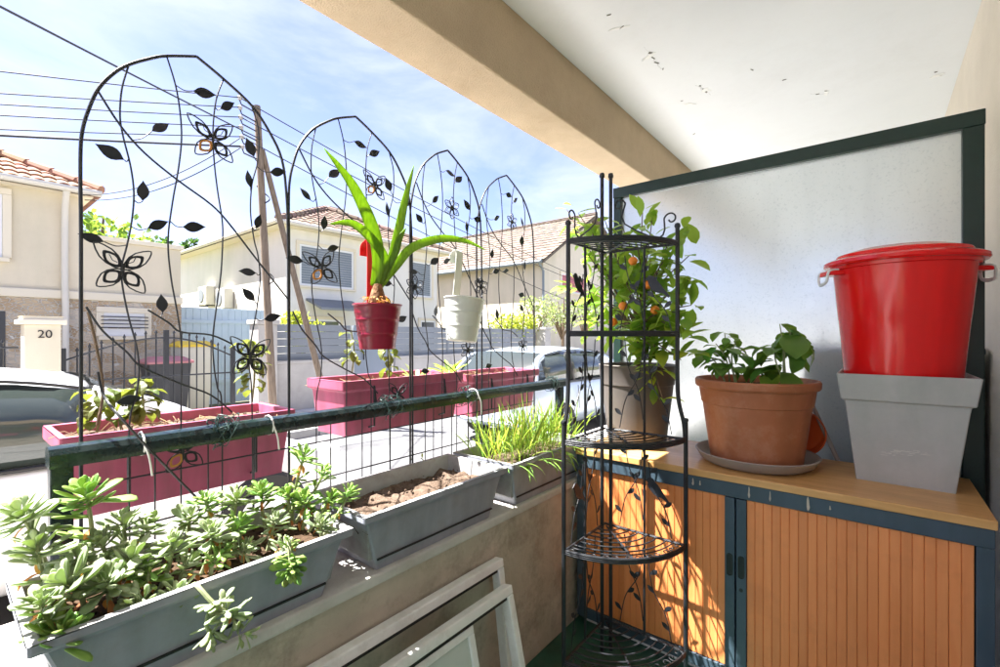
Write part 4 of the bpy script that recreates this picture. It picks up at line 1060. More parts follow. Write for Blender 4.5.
# orange disc and grey bar behind the terracotta pot
c = P(815, 438, y=2.10)
e = thing('orange_bowl', c, 'orange plastic bowl leaning on the glass behind the terracotta pot', 'bowl')
m = MB(); m.lathe([(.001, 0), (.05, 0), (.085, .02), (.095, .05), (.099, .05), (.089, .018), (.052, -.004), (.001, -.004)], (0, 0, 0), 40)
rot = Matrix.Rotation(R(100), 3, 'X'); cb = V((-.238, 2.165, CT + .101)); m.v = [tuple(rot @ V(v) + cb) for v in m.v]; m.build('bowl_body', M['orange'], e, smooth=True)
a, b_ = P(806, 392, y=2.165), P(838, 462, y=2.11); b_.z = CT + .006
m = MB(); m.tube([a, b_], .008, 8); o = m.build('grey_bar', M['saucer'])
tag(o, 'slim grey bar leaning on the glass between terracotta pot and square planter', 'bar')

# ------------------------------------------------------------------ corner plant rack
rb = V((-.80, 1.62)); 
e = thing('corner_rack', (-.70, 1.5, 0), 'tall black wrought iron corner plant rack with five empty quarter-round shelves', 'plant rack')
RL, RU = .30, .272
zs = [CZ - 1.08, CZ - .715, CZ - .352, CZ + .008, CZ + .318]
def rk(r, a, z): return V((rb.x + r * math.sin(a), rb.y - r * math.cos(a), z))   # a=0 toward the viewer (left arm), a=90deg right arm
def rod(name, pts, r, mt=M['iron'], seg=8, par=None):
    return MB().tube(pts, r, seg).build(name, mt, par or e, smooth=True)
for s, a in ((0, 0), (1, PI / 2)):
    rod('post', [rk(RL, a, 0), rk(RL, a, zs[2] + .06)], .0075)
    MB().lathe([(.001, -.006), (.009, -.004), (.010, 0), (.008, .006), (.001, .008)], rk(RL, a, zs[2] + .065), 12).build('finial', M['iron'], e, smooth=True)
    rod('post', spline([rk(RL - .002, a, zs[2] - .01), rk(RL - .006, a, zs[2] + .05), rk(RU + .004, a, zs[2] + .13), rk(RU, a, zs[2] + .22), rk(RU, a, zs[3]), rk(RU, a, zs[4] + .055)], 5), .0075)
    MB().lathe([(.001, -.006), (.009, -.004), (.0105, .002), (.008, .010), (.001, .013)], rk(RU, a, zs[4] + .06), 12).build('finial', M['iron'], e, smooth=True)
    q = rk(.024, a, 0); rod('post', [q, V((q.x, q.y, zs[4] + .28))], .0072)
    MB().lathe([(.001, -.006), (.009, -.004), (.0105, .002), (.008, .012), (.001, .015)], V((q.x, q.y, zs[4] + .285)), 12).build('finial', M['iron'], e, smooth=True)
    q0, q1 = rk(.155, a, zs[0]), rk(.155, a, zs[4]); rod('middle_bar', [q0, q1], .0048)
def shelf(z, r):
    m = MB(); n = 28
    arc = lambda rr, zz=0: [rk(rr, PI / 2 * k / n, z + zz) for k in range(n + 1)]
    for zz in (0, -.006, .006): m.tube(arc(r, zz), .0042, 6)
    m.tube([rk(.0, 0, z), rk(r, 0, z)], .0048, 6); m.tube([rk(.0, 0, z), rk(r, PI / 2, z)], .0048, 6)
    m.tube([rk(.02, PI / 4, z - .003), rk(r, PI / 4, z - .003)], .0036, 6)
    k = r - .065
    while k > .04:
        m.tube(arc(k), .0026, 6); k -= .034
    m.tube(arc(r - .042), .0024, 6)
    for i in range(12):    # scrolls between the two outer arcs
        a0 = PI / 2 * (i + .5) / 12; pts = []
        sg = 1 if i % 2 else -1
        for q in range(15):
            t = q / 14; an = t * 5.2; rr = .017 * (1 - t * .72)
            pts.append(rk(r - .021 + rr * math.cos(an) , a0 + sg * rr * math.sin(an) / r, z))
        m.tube(pts, .0019, 5)
    return m.build('shelf', M['iron'], e, smooth=True)
for i, z in enumerate(zs): shelf(z, RL if i < 3 else RU)
def side_pt(a, r, z): return rk(r, a, z)
def rbird(a, r, z, s, flip=1):
    m = MB(); poly = []
    for (u, v) in bird_outline(s):
        base = rk(r + flip * u, a, z + v); poly.append(base)
    nrm = V((1, 0, 0)) if a == 0 else V((0, 1, 0))
    m.prism(poly, nrm * .0012, nrm * -.0012); m.build('bird', M['iron_leaf'], e)
def branch(a, z0, z1, r0, r1, nl=4):
    pts = [rk(r0, a, z0), rk(r0 + (r1 - r0) * .25, a, z0 + (z1 - z0) * .35), rk(r0 + (r1 - r0) * .8, a, z0 + (z1 - z0) * .65), rk(r1, a, z1)]
    sp = spline(pts, 6); m = MB(); m.tube(sp, .0019, 5)
    nrm = V((1, 0, 0)) if a == 0 else V((0, 1, 0))
    for i in range(nl):
        q = sp[int(len(sp) * (i + .8) / (nl + .8))]; sg = 1 if i % 2 else -1
        d = (rk(1, a, 0) - rk(0, a, 0)) * (sg * .75) + V((0, 0, .65))
        m.leaf(q, d, nrm, .036, .017, fold=.1); m.tube([q, q + d * .004], .0015, 5)
    m.build('branch', M['iron'], e, smooth=True)
for a in (0, PI / 2):
    for i in range(4):
        lo, hi = zs[i], zs[i + 1]
        branch(a, lo + .01, hi - .05, .06, .15, 4); branch(a, lo + .01, hi - .10, RU - .02, .17, 4); branch(a, lo + .05, hi - .02, .15, .08, 3)
        if i in (1, 3): rbird(a, .20, lo + .17, .085, -1 if a == 0 else 1)
    # scrolls on top
    for (r0, r1, s) in ((.03, .11, 1), (RU, RU - .09, 1)):
        h = .13 if r0 < .1 else .05
        pts = []
        for q in range(22):
            t = q / 21; an = t * 6.0; rr = .024 * (1 - t * .7)
            pts.append(rk(r0 + (.028 if r0 < .1 else -.022) + (rr * math.cos(an)) * (1 if r0 < .1 else -1), a, zs[4] + h + .04 + rr * math.sin(an)))
        sgn = 1 if r0 < .1 else -1
        pts = [rk(RU - .03 if r0 < .1 else RU - .12, a, zs[4] + .004), rk(r0 + sgn * .05, a, zs[4] + h * .75)] + pts
        m = MB(); m.tube(spline(pts, 3), .0030, 6); m.build('scroll', M['iron'], e, smooth=True)

# ------------------------------------------------------------------ old window frames leaning on the parapet
def lean_frame(x_top, z_top, y0, y1, h, ang, label, panes):
    e = thing('window_frame', (x_top + h * math.sin(ang), (y0 + y1) / 2, 0.0), label, 'window frame', 'old window frames leaning on the parapet wall')
    rot = Matrix.Rotation(ang, 3, 'Y')
    def fx(b):
        b.v = [tuple(rot @ (V(v) - V((0, 0, 0))) + V((x_top, 0, z_top))) for v in b.v]; return b
    t, d = .027, .034
    m = MB(); m.box((0, y0, -t), (d, y1, 0)); m.box((0, y0, -h), (d, y1, -h + t)); m.box((0, y0, -h + t), (d, y0 + t, -t)); m.box((0, y1 - t, -h + t), (d, y1, -t)); fx(m).build('outer_frame', M['pvc'], e, bevel=.004)
    m = MB(); m.box((d * .3, y0 + t, -t - .010), (d * .8, y1 - t, -t - .0005)); fx(m).build('black_track', M['gasket'], e)
    for (a, b_) in panes:
        q = .022; zt_, zb_ = -t - .011, -h + t + .001
        m = MB(); m.box((d * .25, a, zt_ - q), (d * .75, b_, zt_)); m.box((d * .25, a, zb_), (d * .75, b_, zb_ + q)); m.box((d * .25, a, zb_ + q), (d * .75, a + q, zt_ - q)); m.box((d * .25, b_ - q, zb_ + q), (d * .75, b_, zt_ - q))
        s = fx(m).build('sash', M['pvc'], e, bevel=.003)
        m = MB(); m.box((d * .45, a + q, zb_ + q), (d * .55, b_ - q, zt_ - q)); fx(m).build('pane', M['milk'], s)
    return e
hA = (CZ - .735) ; an = R(-13)
lean_frame(-.974, CZ - .728, .42, 1.175, (CZ - .728) / math.cos(an) - .012, R(-7), 'bare white window frame resting directly against the concrete parapet', [])
lean_frame(-.915, CZ - .785, .40, 1.145, (CZ - .785) / math.cos(R(-13)) - .012, R(-13), 'white sliding window frame with a milky pane, leaning in front of another frame', [(.74, .965)])

# ------------------------------------------------------------------ parked cars
def car(name, y_rear, xc, label, paint, front=1):
    e = thing(name, (xc, y_rear + 2.0 * front, ST), label, 'car', 'cars parked along the street')
    T = lambda x, y, z: V((xc + x, y_rear + front * y, ST + z))
    L_ = 4.05
    # lower body: stations (y, halfwidth, belt z, bottom z)
    stn = [(0.0, .60, .62, .36), (.04, .76, .86, .30), (.25, .85, .94, .22), (.8, .875, .95, .20), (1.6, .88, .93, .20), (2.4, .88, .92, .20), (2.95, .875, .90, .20), (3.2, .86, .86, .20), (3.6, .82, .76, .22), (3.9, .74, .66, .26), (4.02, .62, .55, .32), (4.05, .5, .48, .36)]
    b = MB(); vs = []; np_ = 13
    for (y, w, zt_, zb_) in stn:
        half = [(0, zb_), (w * .8, zb_), (w * .97, zb_ + (zt_ - zb_) * .15), (w, zb_ + (zt_ - zb_) * .45), (w * .985, zb_ + (zt_ - zb_) * .72), (w * .94, zt_ - .03), (w * .90, zt_)]
        sec = [(-x, z) for x, z in reversed(half[1:])] + half[:1] + half[1:]
        # open top closed across
        for (x, z) in sec: vs.append(T(x, y, z))
    n = np_
    fs = []
    for i in range(len(stn) - 1):
        for k in range(n - 1): fs.append((i * n + k, i * n + k + 1, (i + 1) * n + k + 1, (i + 1) * n + k))
        fs.append((i * n + n - 1, i * n, (i + 1) * n, (i + 1) * n + n - 1))
    fs += [tuple(range(n)), tuple(reversed(range((len(stn) - 1) * n, len(stn) * n)))]
    b.add(vs, fs); o = b.build('body', paint, e, smooth='all'); sd = o.modifiers.new('sub', 'SUBSURF'); sd.levels = 2; sd.render_levels = 2
    # greenhouse frame points
    W = .80; wr = .60
    prof = [(.10, .92), (.28, 1.22), (.50, 1.385), (.95, 1.445), (1.5, 1.455), (2.0, 1.43), (2.35, 1.36), (2.75, 1.14), (3.12, .90)]
    # roof skin
    b = MB(); vs = []
    for (y, z) in prof[2:7]:
        for x, dz in ((-wr - .05, -.075), (-wr, -.03), (-wr * .6, -.006), (0, 0), (wr * .6, -.006), (wr, -.03), (wr + .05, -.075)): vs.append(T(x, y, z + dz))
    fs = [(i * 7 + k, i * 7 + k + 1, i * 7 + 8 + k, i * 7 + 7 + k) for i in range(4) for k in range(6)]
    b.add(vs, fs); o = b.build('roof', paint, e, smooth='all'); sd = o.modifiers.new('sub', 'SUBSURF'); sd.levels = 2; sd.render_levels = 2
    so = o.modifiers.new('th', 'SOLIDIFY'); so.thickness = .03
    # pillars and rails
    def rail_pts(s, idx): return [T(s * ((wr + .05) + (W - wr - .05) * max(0, min(1, (1.38 - z) / .46))), y, z - (.07 if z > 1.3 else 0.0)) for (y, z) in (prof[i] for i in idx)]
    for s in (-1, 1):
        MB().tube(spline(rail_pts(s, (6, 7, 8)), 4), .036, 8).build('pillar', paint, e, smooth='all')
        MB().tube(spline(rail_pts(s, (2, 1, 0)), 4), .050, 8).build('pillar', paint, e, smooth='all')
        a, c = T(s * .655, 1.22, 1.38), T(s * .80, 1.16, .93); MB().tube([a, c], .03, 8).build('pillar', M['carblack'], e, smooth='all')
        MB().tube(spline([p + V((s * .008, 0, .012)) for p in rail_pts(s, (2, 3, 4, 5, 6))], 4), .010, 6).build('roof_trim', M['carblack'], e, smooth='all')
        MB().tube(spline([T(s * .815, y, .938 - .015 * (y - .5)) for y in (.3, 1, 1.8, 2.4, 3.0)], 4), .012, 6).build('window_trim', M['carblack'], e, smooth='all')
        for (ya, yb) in ((.42, 1.17), (1.20, 2.32)):
            top = []; botm = []
            for k in range(9):
                y = ya + (yb - ya) * k / 8
                z = None
                for (p, q) in zip(prof, prof[1:]):
                    if p[0] <= y <= q[0]: z = p[1] + (q[1] - p[1]) * (y - p[0]) / (q[0] - p[0])
                z = z - .07 if z > 1.3 else max(z - .03, .93)
                x = (wr + .045) + (W - wr - .05) * max(0, min(1, (1.38 - z) / .46))
                top.append(T(s * x, y, z)); botm.append(T(s * .80, y, .925))
            b = MB(); k9 = len(top); b.add(top + botm, [(i, i + 1, k9 + i + 1, k9 + i) for i in range(k9 - 1)])
            o = b.build('side_window', M['carglass'], e, smooth='all'); so = o.modifiers.new('th', 'SOLIDIFY'); so.thickness = .006
        # front quarter panel, door seam and handle
        b = MB(); top = [T(s * ((wr + .045) + (W - wr - .05) * max(0, min(1, (1.38 - z) / .46))), y, z) for (y, z) in ((2.325, 1.29), (2.5, 1.235), (2.75, 1.11), (2.98, .96))]
        bt_ = [T(s * .80, y, .925) for y in (2.325, 2.5, 2.75, 2.98)]
        b.add(top + bt_, [(i, i + 1, 5 + i, 4 + i) for i in range(3)]); o = b.build('quarter_panel', paint, e, smooth='all'); so = o.modifiers.new('th', 'SOLIDIFY'); so.thickness = .012
        MB().tube([T(s * .872, 1.18, .86), T(s * .886, 1.2, .5)], .006, 5).build('door_seam', M['carblack'], e)
        MB().tube(spline([T(s * .865, 1.30, .80), T(s * .895, 1.36, .80), T(s * .895, 1.46, .80), T(s * .865, 1.52, .80)], 4), .012, 6).build('door_handle', paint, e, smooth='all')
        for yw in (.78, 3.28):
            b = MB(); b.lathe([(.19, -.10), (.29, -.10), (.315, -.07), (.315, .07), (.29, .10), (.19, .10), (.19, -.10)], (0, 0, 0), 32); b.v = [tuple(T(s * .79 + v[2], yw + v[0], .315 + v[1])) for v in b.v]; wh = b.build('wheel', M['tyre'], e, smooth=True)
            b = MB(); b.lathe([(.001, .06), (.05, .07), (.19, .05), (.19, -.05), (.001, -.05)], (0, 0, 0), 24); b.v = [tuple(T(s * .79 + s * v[2], yw + v[0], .315 + v[1])) for v in b.v]; b.build('rim', M['alloy'], wh, smooth=True)
        b = MB(); b.lathe([(.001, -.06), (.07, -.05), (.095, 0), (.07, .05), (.001, .06)], (0, 0, 0), 16); b.v = [tuple(T(s * (.93 + v[0] * 1.0), 2.72 + v[2], .98 + v[1] * .8)) for v in b.v]; b.build('mirror', paint, e, smooth=True)
    # windscreen, rear window
    for nm, idx in (('windscreen', (6, 7, 8)), ('rear_window', (2, 1, 0))):
        b = MB(); vs = []
        for i in idx:
            y, z = prof[i]; wz = (wr + .03) + (W - wr - .04) * max(0, min(1, (1.38 - z) / .46))
            for k in range(7):
                t = -1 + 2 * k / 6; vs.append(T(wz * t, y + (.05 if nm == 'windscreen' else -.04) * (1 - t * t) , z - .02 * t * t))
        b.add(vs, [(i * 7 + k, i * 7 + k + 1, i * 7 + 8 + k, i * 7 + 7 + k) for i in range(2) for k in range(6)])
        o = b.build(nm, M['carglass'], e, smooth='all')
    for s in (-1, 1):
        b = MB(); b.box((xc + s * .66 - .09, 0, ST + .68), (xc + s * .66 + .09, .06, ST + .86)); b.v = [(v[0], y_rear + front * (v[1] + .03), v[2]) for v in b.v]; b.build('tail_light', M['lamp'], e, bevel=.01)
        b = MB(); b.box((xc + s * .6 - .12, 3.86, ST + .56), (xc + s * .6 + .12, 3.97, ST + .68)); b.v = [(v[0], y_rear + front * v[1], v[2]) for v in b.v]; b.build('headlight', M['white_pl'], e, bevel=.02)
    return e
car('parked_car', -1.75, -4.30, 'white hatchback parked across the pavement from the near end of the railing', M['carwhite'])
car('parked_car', 5.15, -4.45, 'pale blue car parked beyond the farthest pink planter', M['carblue'])

# ------------------------------------------------------------------ roofs helper
def tiles(mb, o, a, u, wa, lu, mask=None, tw=.16, tl=.29, amp=.022):
    o, a, u = V(o), V(a).normalized(), V(u).normalized(); n = a.cross(u).normalized()
    if n.z < 0: n = -n
    ca, cr = max(1, int(wa / tw)), max(1, int(math.ceil(lu / tl)))
    for r in range(cr):
        for c in range(ca):
            am = (c + .5) * tw; um = (r + .5) * tl
            if mask and not mask(am, um): continue
            jt = rnd(-.006, .006); vs = []
            for (uu, lift) in ((r * tl - .03, .045), ((r + 1) * tl, .012)):
                for k in range(6):
                    t = k / 5; vs.append(o + a * (c * tw + t * tw * 1.02) + u * uu + n * (lift + jt + amp * math.sin(PI * t)))
            fs = [(k, k + 1, 7 + k, 6 + k) for k in range(5)]
            base = len(vs)
            for k in range(6): vs.append(vs[k] - n * .03)
            fs += [(base + k, base + k + 1, k + 1, k) for k in range(5)]
            mb.add(vs, fs)
def slab(mb, poly, th=.08):
    """thin solid under a roof plane"""
    poly = [V(p) for p in poly]; mb.prism(poly, (0, 0, -.004), (0, 0, -th))

def window(e, wall_x, y0, y1, z0, z1, shutter=None, frame=M['white_pl'], axis='x', depth=.05, bars=True):
    """window on a wall facing +X at x = wall_x"""
    t = .07; X0, X1 = wall_x - depth, wall_x + .03
    m = MB(); m.box((X0, y0, z1 - t), (X1, y1, z1)); m.box((X0, y0, z0), (X1, y1, z0 + t)); m.box((X0, y0, z0 + t), (X1, y0 + t, z1 - t)); m.box((X0, y1 - t, z0 + t), (X1, y1, z1 - t))
    f = m.build('window', frame, e)
    m = MB()
    if shutter is None:
        m.box((X0, y0 + t, z0 + t), (wall_x + .012, y1 - t, z1 - t)); m.build('pane', M['glass_far'], f)
    else:
        k = z0 + t
        while k < z1 - t - .03:
            m.box((X0, y0 + t, k), (wall_x + (.018 if int(k * 10) % 2 else .012), y1 - t, min(k + .075, z1 - t))); k += .085
        m.build('roller_shutter', shutter, f)
    m = MB(); g_ = .11; X2 = wall_x + .055
    m.box((wall_x - .02, y0 - g_, z1 + .002), (X2, y1 + g_, z1 + g_)); m.box((wall_x - .02, y0 - g_, z0 + .002), (X2, y0 - .002, z1)); m.box((wall_x - .02, y1 + .002, z0 + .002), (X2, y1 + g_, z1))
    m.build('surround', M['creamband'], f, bevel=.008)
    m = MB(); m.box((wall_x - .02, y0 - .08, z0 - .07), (wall_x + .10, y1 + .08, z0 - .002)); m.build('sill', M['creamband'], f)

# ------------------------------------------------------------------ house 1 (left, cream with orange tiles) and its lower wing
XH = -11.5
e = thing('cream_house', (XH, -1, ST), 'cream house with an orange tiled hip roof and stone clad base', 'house')
y1 = P(80, 200, x=XH).y; ez = P(80, 187, x=XH).z; bz_ = CZ + .67
m = MB(); m.box((XH - 9, -9, bz_ + .16), (XH, y1, ez)); m.build('wall', M['cream'], e)
m = MB(); m.box((XH - 9, -9, ST), (XH + .06, y1 + .0, bz_)); m.build('stone_base', M['stone'], e)
m = MB(); m.box((XH - 9, -9, bz_ + .002), (XH + .10, y1 + .02, bz_ + .158)); m.build('moulding', M['creamband'], e, bevel=.02)
ov = .26
pitch = math.tan(R(27)); xr_ = XH - 4.5
m = MB(); hipn = 4.5 + ov
u = V((-1, 0, pitch)); a = V((0, 1, 0)); lu = hipn / math.cos(R(27))
rl = 9 + y1 + ov
tiles(m, (XH + ov, -9, ez - .1), a, u, rl, lu, mask=lambda am, um: am + um * math.cos(R(27)) < rl)
u2 = V((0, -1, pitch)); a2 = V((-1, 0, 0))
tiles(m, (XH + ov, y1 + ov, ez - .1), a2, u2, 9 + 2 * ov, lu, mask=lambda am, um: am > um * math.cos(R(27)) and am < 9 + 2 * ov - um * math.cos(R(27)))
tp_ = V((xr_, y1 + ov - hipn, ez - .1 + hipn * pitch))
hp = [V((XH + ov, y1 + ov, ez - .05)), tp_ + V((0, 0, .06))]
for k in range(16):
    q0 = hp[0].lerp(hp[1], k / 16); q1 = hp[0].lerp(hp[1], (k + 1.15) / 16); m.tube([q0, q1], [.09, .07], 8)
slab(m, [(XH + ov, -9, ez - .1), (XH + ov, y1 + ov, ez - .1), tp_, (xr_, -9, tp_.z)]); slab(m, [(XH + ov, y1 + ov, ez - .1), (XH - 9 - ov, y1 + ov, ez - .1), tp_])
m.build('roof', M['tile_o'], e)
m = MB(); m.box((XH - 8.5, -9, ez - .2), (XH + ov - .08, y1 + ov - .1, ez - .18)); m.build('soffit', M['creamband'], e)
m = MB(); m.tube([(XH + ov + .03, -9, ez - .13), (XH + ov + .03, y1 + ov, ez - .13)], .06, 8); m.build('gutter', M['gutter'], e, smooth=True)
dy = P(64, 230, x=XH).y
m = MB(); m.tube([(XH + ov, dy, ez - .17), (XH + .1, dy, ez - .45), (XH + .08, dy, ez - .8), (XH + .08, dy, bz_ + .3), (XH + .16, dy, bz_ - .1), (XH + .16, dy, ST)], .05, 10); m.build('downpipe', M['gutter'], e, smooth=True)
wy = P(2, 230, x=XH).y
window(e, XH, wy - 1.25, wy, P(5, 258, x=XH).z, P(5, 195, x=XH).z)
dy0 = P(-8, 330, x=XH).y; dy1 = P(5, 330, x=XH).y
m = MB(); m.box((XH + .02, dy1 - .95, ST + .1), (XH + .075, dy1, bz_ - .25)); m.build('door', M['bin_dark'], e)

e = thing('house_wing', (XH, 2.5, ST), 'low flat-topped cream wing joined to the tiled house, stone clad below', 'house wing')
ya, yb = y1 + .003, P(181, 245, x=XH).y; tz = P(82, 238, x=XH).z
m = MB(); m.box((XH - 7, ya, bz_ + .16), (XH - .03, yb, tz)); m.build('wall', M['cream'], e)
m = MB(); m.box((XH - 7, ya + .03, tz + .002), (XH + .03, yb + .05, tz + .09)); m.build('coping', M['creamband'], e, bevel=.01)
m = MB(); m.box((XH - 7, ya, ST), (XH + .02, yb, bz_)); m.build('stone_base', M['stone'], e)
m = MB(); m.box((XH - 7, ya + .025, bz_ + .002), (XH + .06, yb + .02, bz_ + .158)); m.build('moulding', M['creamband'], e, bevel=.02)
window(e, XH + .02, P(103, 320, x=XH).y, P(144, 320, x=XH).y, P(120, 336, x=XH).z, P(120, 313, x=XH).z, shutter=M['white_pl'])
m = MB()
for k in range(4):
    z = P(120, 317, x=XH).z - k * .07; m.tube([(XH + .09, P(100, 320, x=XH).y, z), (XH + .09, P(147, 320, x=XH).y, z)], .010, 6)
m.build('window_grille', M['iron'], e)

# ------------------------------------------------------------------ house 2 (white, brown tiles)
XB = -15.0
e = thing('white_house', (XB, 10, ST), 'white two-storey house with a brown hipped roof and grey roller shutters behind the utility pole', 'house')
y0 = P(286, 230, x=XB).y; y1 = P(437, 253, x=XB).y; ez = CZ + 3.66; dp = 11.0
m = MB(); m.box((XB - dp, y0, ST), (XB, y1, ez)); m.build('wall', M['white_f'], e)
ov = .45; w = y1 - y0 + 2 * ov; pitch = math.tan(R(25)); cs = math.cos(R(25)); hh = w / 2
m = MB()
tiles(m, (XB + ov, y0 - ov, ez), (0, 1, 0), (-1, 0, pitch), w, hh / cs, mask=lambda am, um: um * cs < am < w - um * cs, tw=.3, tl=.4)
tiles(m, (XB + ov, y0 - ov, ez), (-1, 0, 0), (0, 1, pitch), dp + 2 * ov, hh / cs, mask=lambda am, um: um * cs < am < dp + 2 * ov - um * cs, tw=.3, tl=.4)
top = V((XB + ov - hh, (y0 + y1) / 2, ez + hh * pitch))
for c_ in (V((XB + ov, y0 - ov, ez + .05)), V((XB + ov, y1 + ov, ez + .05))):
    for k in range(12): m.tube([c_.lerp(top + V((0, 0, .06)), k / 12), c_.lerp(top + V((0, 0, .06)), (k + 1.1) / 12)], [.14, .11], 8)
m.tube([top + V((0, 0, .06)), top + V((-(dp + 2 * ov - 2 * hh), 0, .06))], .13, 8)
slab(m, [(XB + ov, y0 - ov, ez), (XB + ov, y1 + ov, ez), top]); slab(m, [(XB + ov, y0 - ov, ez), (XB - dp - ov, y0 - ov, ez), top + V((-(dp + 2 * ov - 2 * hh), 0, 0)), top]); slab(m, [(XB + ov, y1 + ov, ez), (XB - dp - ov, y1 + ov, ez), top + V((-(dp + 2 * ov - 2 * hh), 0, 0)), top])
m.build('roof', M['tile_b'], e)
m = MB(); m.box((XB - dp, y0 - ov + .05, ez - .10), (XB + ov - .05, y1 + ov - .05, ez - .085)); m.build('soffit', M['creamband'], e)
m = MB(); m.tube([(XB + ov + .05, y0 - ov, ez - .03), (XB + ov + .05, y1 + ov, ez - .03)], .07, 8); m.tube([(XB + ov, y0 - ov - .05, ez - .03), (XB - dp, y0 - ov - .05, ez - .03)], .07, 8); m.build('gutter', M['gutter'], e)
window(e, XB, P(299, 265, x=XB).y, P(353, 265, x=XB).y, P(320, 287, x=XB).z, P(320, 247, x=XB).z, shutter=M['shutter'])
window(e, XB, P(411, 280, x=XB).y, P(431, 280, x=XB).y, P(420, 297, x=XB).z, P(420, 262, x=XB).z, shutter=M['shutter'])
# dark porch awning under the big window
ya, yb = P(306, 300, x=XB).y, P(352, 300, x=XB).y; z_ = P(320, 299, x=XB).z
m = MB(); m.prism([V((XB, ya, z_)), V((XB + 1.0, ya, z_ - .35)), V((XB + 1.0, ya, z_ - .43)), V((XB, ya, z_ - .08))], (0, 0, 0), (0, yb - ya, 0)); m.build('awning', M['panel'], e)
window(e, XB, P(306, 320, x=XB).y, P(340, 320, x=XB).y, ST + 1.2, P(320, 305, x=XB).z - .5)
window(e, XB, P(420, 320, x=XB).y, P(440, 320, x=XB).y - .3, ST + 1.0, P(420, 318, x=XB).z - .1)
ch = top + V((-1.2, 1.0, 0))
m = MB(); m.box((ch.x - .35, ch.y - .3, ch.z - .8), (ch.x + .35, ch.y + .3, ch.z + .35)); m.box((ch.x - .42, ch.y - .37, ch.z + .352), (ch.x + .42, ch.y + .37, ch.z + .45)); m.build('chimney', M['beige_f'], e)
# air conditioners on the near flank
for (px, py) in ((207, 296), (225, 299)):
    c = P(px, py, y=y0 - .16); c.y = y0 - .002
    f = thing('air_conditioner', c, 'boxy white air conditioner on the flank of the white house, ' + ('nearer the pole' if px > 215 else 'farther from the pole'), 'air conditioner', 'air conditioners on the white house')
    m = MB(); m.box((c.x - .45, y0 - .34, c.z - .38), (c.x + .45, y0 - .03, c.z + .38)); m.build('casing', M['bin_white'], f, bevel=.02)
    m = MB(); m.lathe([(.001, 0), (.26, 0), (.28, .015), (.26, .02), (.001, .02)], (0, 0, 0), 20); m.v = [(c.x - .1 + v[0], y0 - .343 - v[2], c.z + v[1]) for v in m.v]; m.build('fan_grille', M['panel'], f)
    m = MB(); m.box((c.x - .4, y0 - .33, c.z - .43), (c.x - .34, y0 - .002, c.z - .383)); m.box((c.x + .34, y0 - .33, c.z - .43), (c.x + .4, y0 - .002, c.z - .383)); m.build('bracket', M['iron'], f)

# ------------------------------------------------------------------ house 3 (beige, far right)
XC = -13.0
e = thing('beige_house', (XC, 24, ST), 'beige house with a brown gabled roof and rose shutters, farthest along the street', 'house')
y0 = P(543, 255, x=XC).y; ez = P(543, 257, x=XC).z; dpx = 12; wy = 10.0; rz = CZ + 7.0
m = MB()
gp = [V((0, y0, ST)), V((0, y0 + wy, ST)), V((0, y0 + wy, ez)), V((0, y0 + wy / 2, rz - .2)), V((0, y0, ez))]
m.prism(gp, (XC, 0, 0), (XC - dpx, 0, 0)); m.build('wall', M['beige_f'], e)
pit = (rz - ez) / (wy / 2); sl = math.hypot(wy / 2 + .5, (wy / 2 + .5) * pit)
m = MB(); tiles(m, (XC + .4, y0 - .5, ez - .5 * pit + .08), (-1, 0, 0), (0, 1, pit), dpx + .8, sl, tw=.3, tl=.42)
tiles(m, (XC + .4, y0 + wy + .5, ez - .5 * pit + .08), (-1, 0, 0), (0, -1, pit), dpx + .8, sl, tw=.6, tl=.6)
for sgn, yy in ((1, y0 - .5), (-1, y0 + wy + .5)):
    slab(m, [(XC + .4, yy, ez - .5 * pit + .06), (XC - dpx - .4, yy, ez - .5 * pit + .06), (XC - dpx - .4, y0 + wy / 2, rz + .06), (XC + .4, y0 + wy / 2, rz + .06)], .14)
m.tube([(XC + .42, y0 + wy / 2, rz + .12), (XC - dpx - .4, y0 + wy / 2, rz + .12)], .14, 8)
m.build('roof', M['tile_g'], e)
m = MB(); m.tube([(XC + .3, y0 - .56, ez - .5 * pit), (XC - dpx, y0 - .56, ez - .5 * pit)], .09, 8); m.tube([(XC + .06, y0 - .5, ez - .3), (XC + .06, y0 - .06, ez - .7), (XC + .06, y0 - .06, ST)], .06, 8); m.build('gutter', M['shutter'], e)
window(e, XC, P(556, 280, x=XC).y + .5, P(585, 280, x=XC).y, P(565, 292, x=XC).z, P(565, 274, x=XC).z, shutter=M['pinkshut'])

# small orange porch roof seen between house 2 and house 3
# ------------------------------------------------------------------ far fence, gate, pillar
XF = -9.0
def pillar(px0, px1, pyt, label, txt=None):
    a, b_ = P(px0, pyt, x=XF).y, P(px1, pyt, x=XF).y; zt_ = P((px0 + px1) / 2, pyt, x=XF).z
    e = thing('gate_pillar', (XF - .2, (a + b_) / 2, ST + .12), label, 'gate pillar')
    m = MB(); m.box((XF - .42, a + .04, ST + .0), (XF, b_ - .04, zt_ - .12)); m.build('shaft', M['cream'], e, bevel=.008)
    m = MB(); m.box((XF - .47, a - .02, zt_ - .118), (XF + .05, b_ + .02, zt_ - .05)); m.prism([V((XF - .43, a + .02, zt_ - .049)), V((XF + .01, a + .02, zt_ - .049)), V((XF + .01, b_ - .02, zt_ - .049)), V((XF - .43, b_ - .02, zt_ - .049))], (0, 0, 0), (0, 0, .045)); m.build('cap', M['creamband'], e, bevel=.012)
    if txt:
        cu = bpy.data.curves.new('house_number', 'FONT'); cu.body = txt; cu.size = .155; cu.extrude = .006; cu.align_x = 'CENTER'; cu.align_y = 'CENTER'
        cu.materials.append(M['black']); t = bpy.data.objects.new('house_number', cu); COL.objects.link(t)
        t.rotation_euler = (R(90), 0, R(90)); c = P(45, 334.5, x=XF); t.location = (XF + .004, c.y, c.z); setpar(t, e)
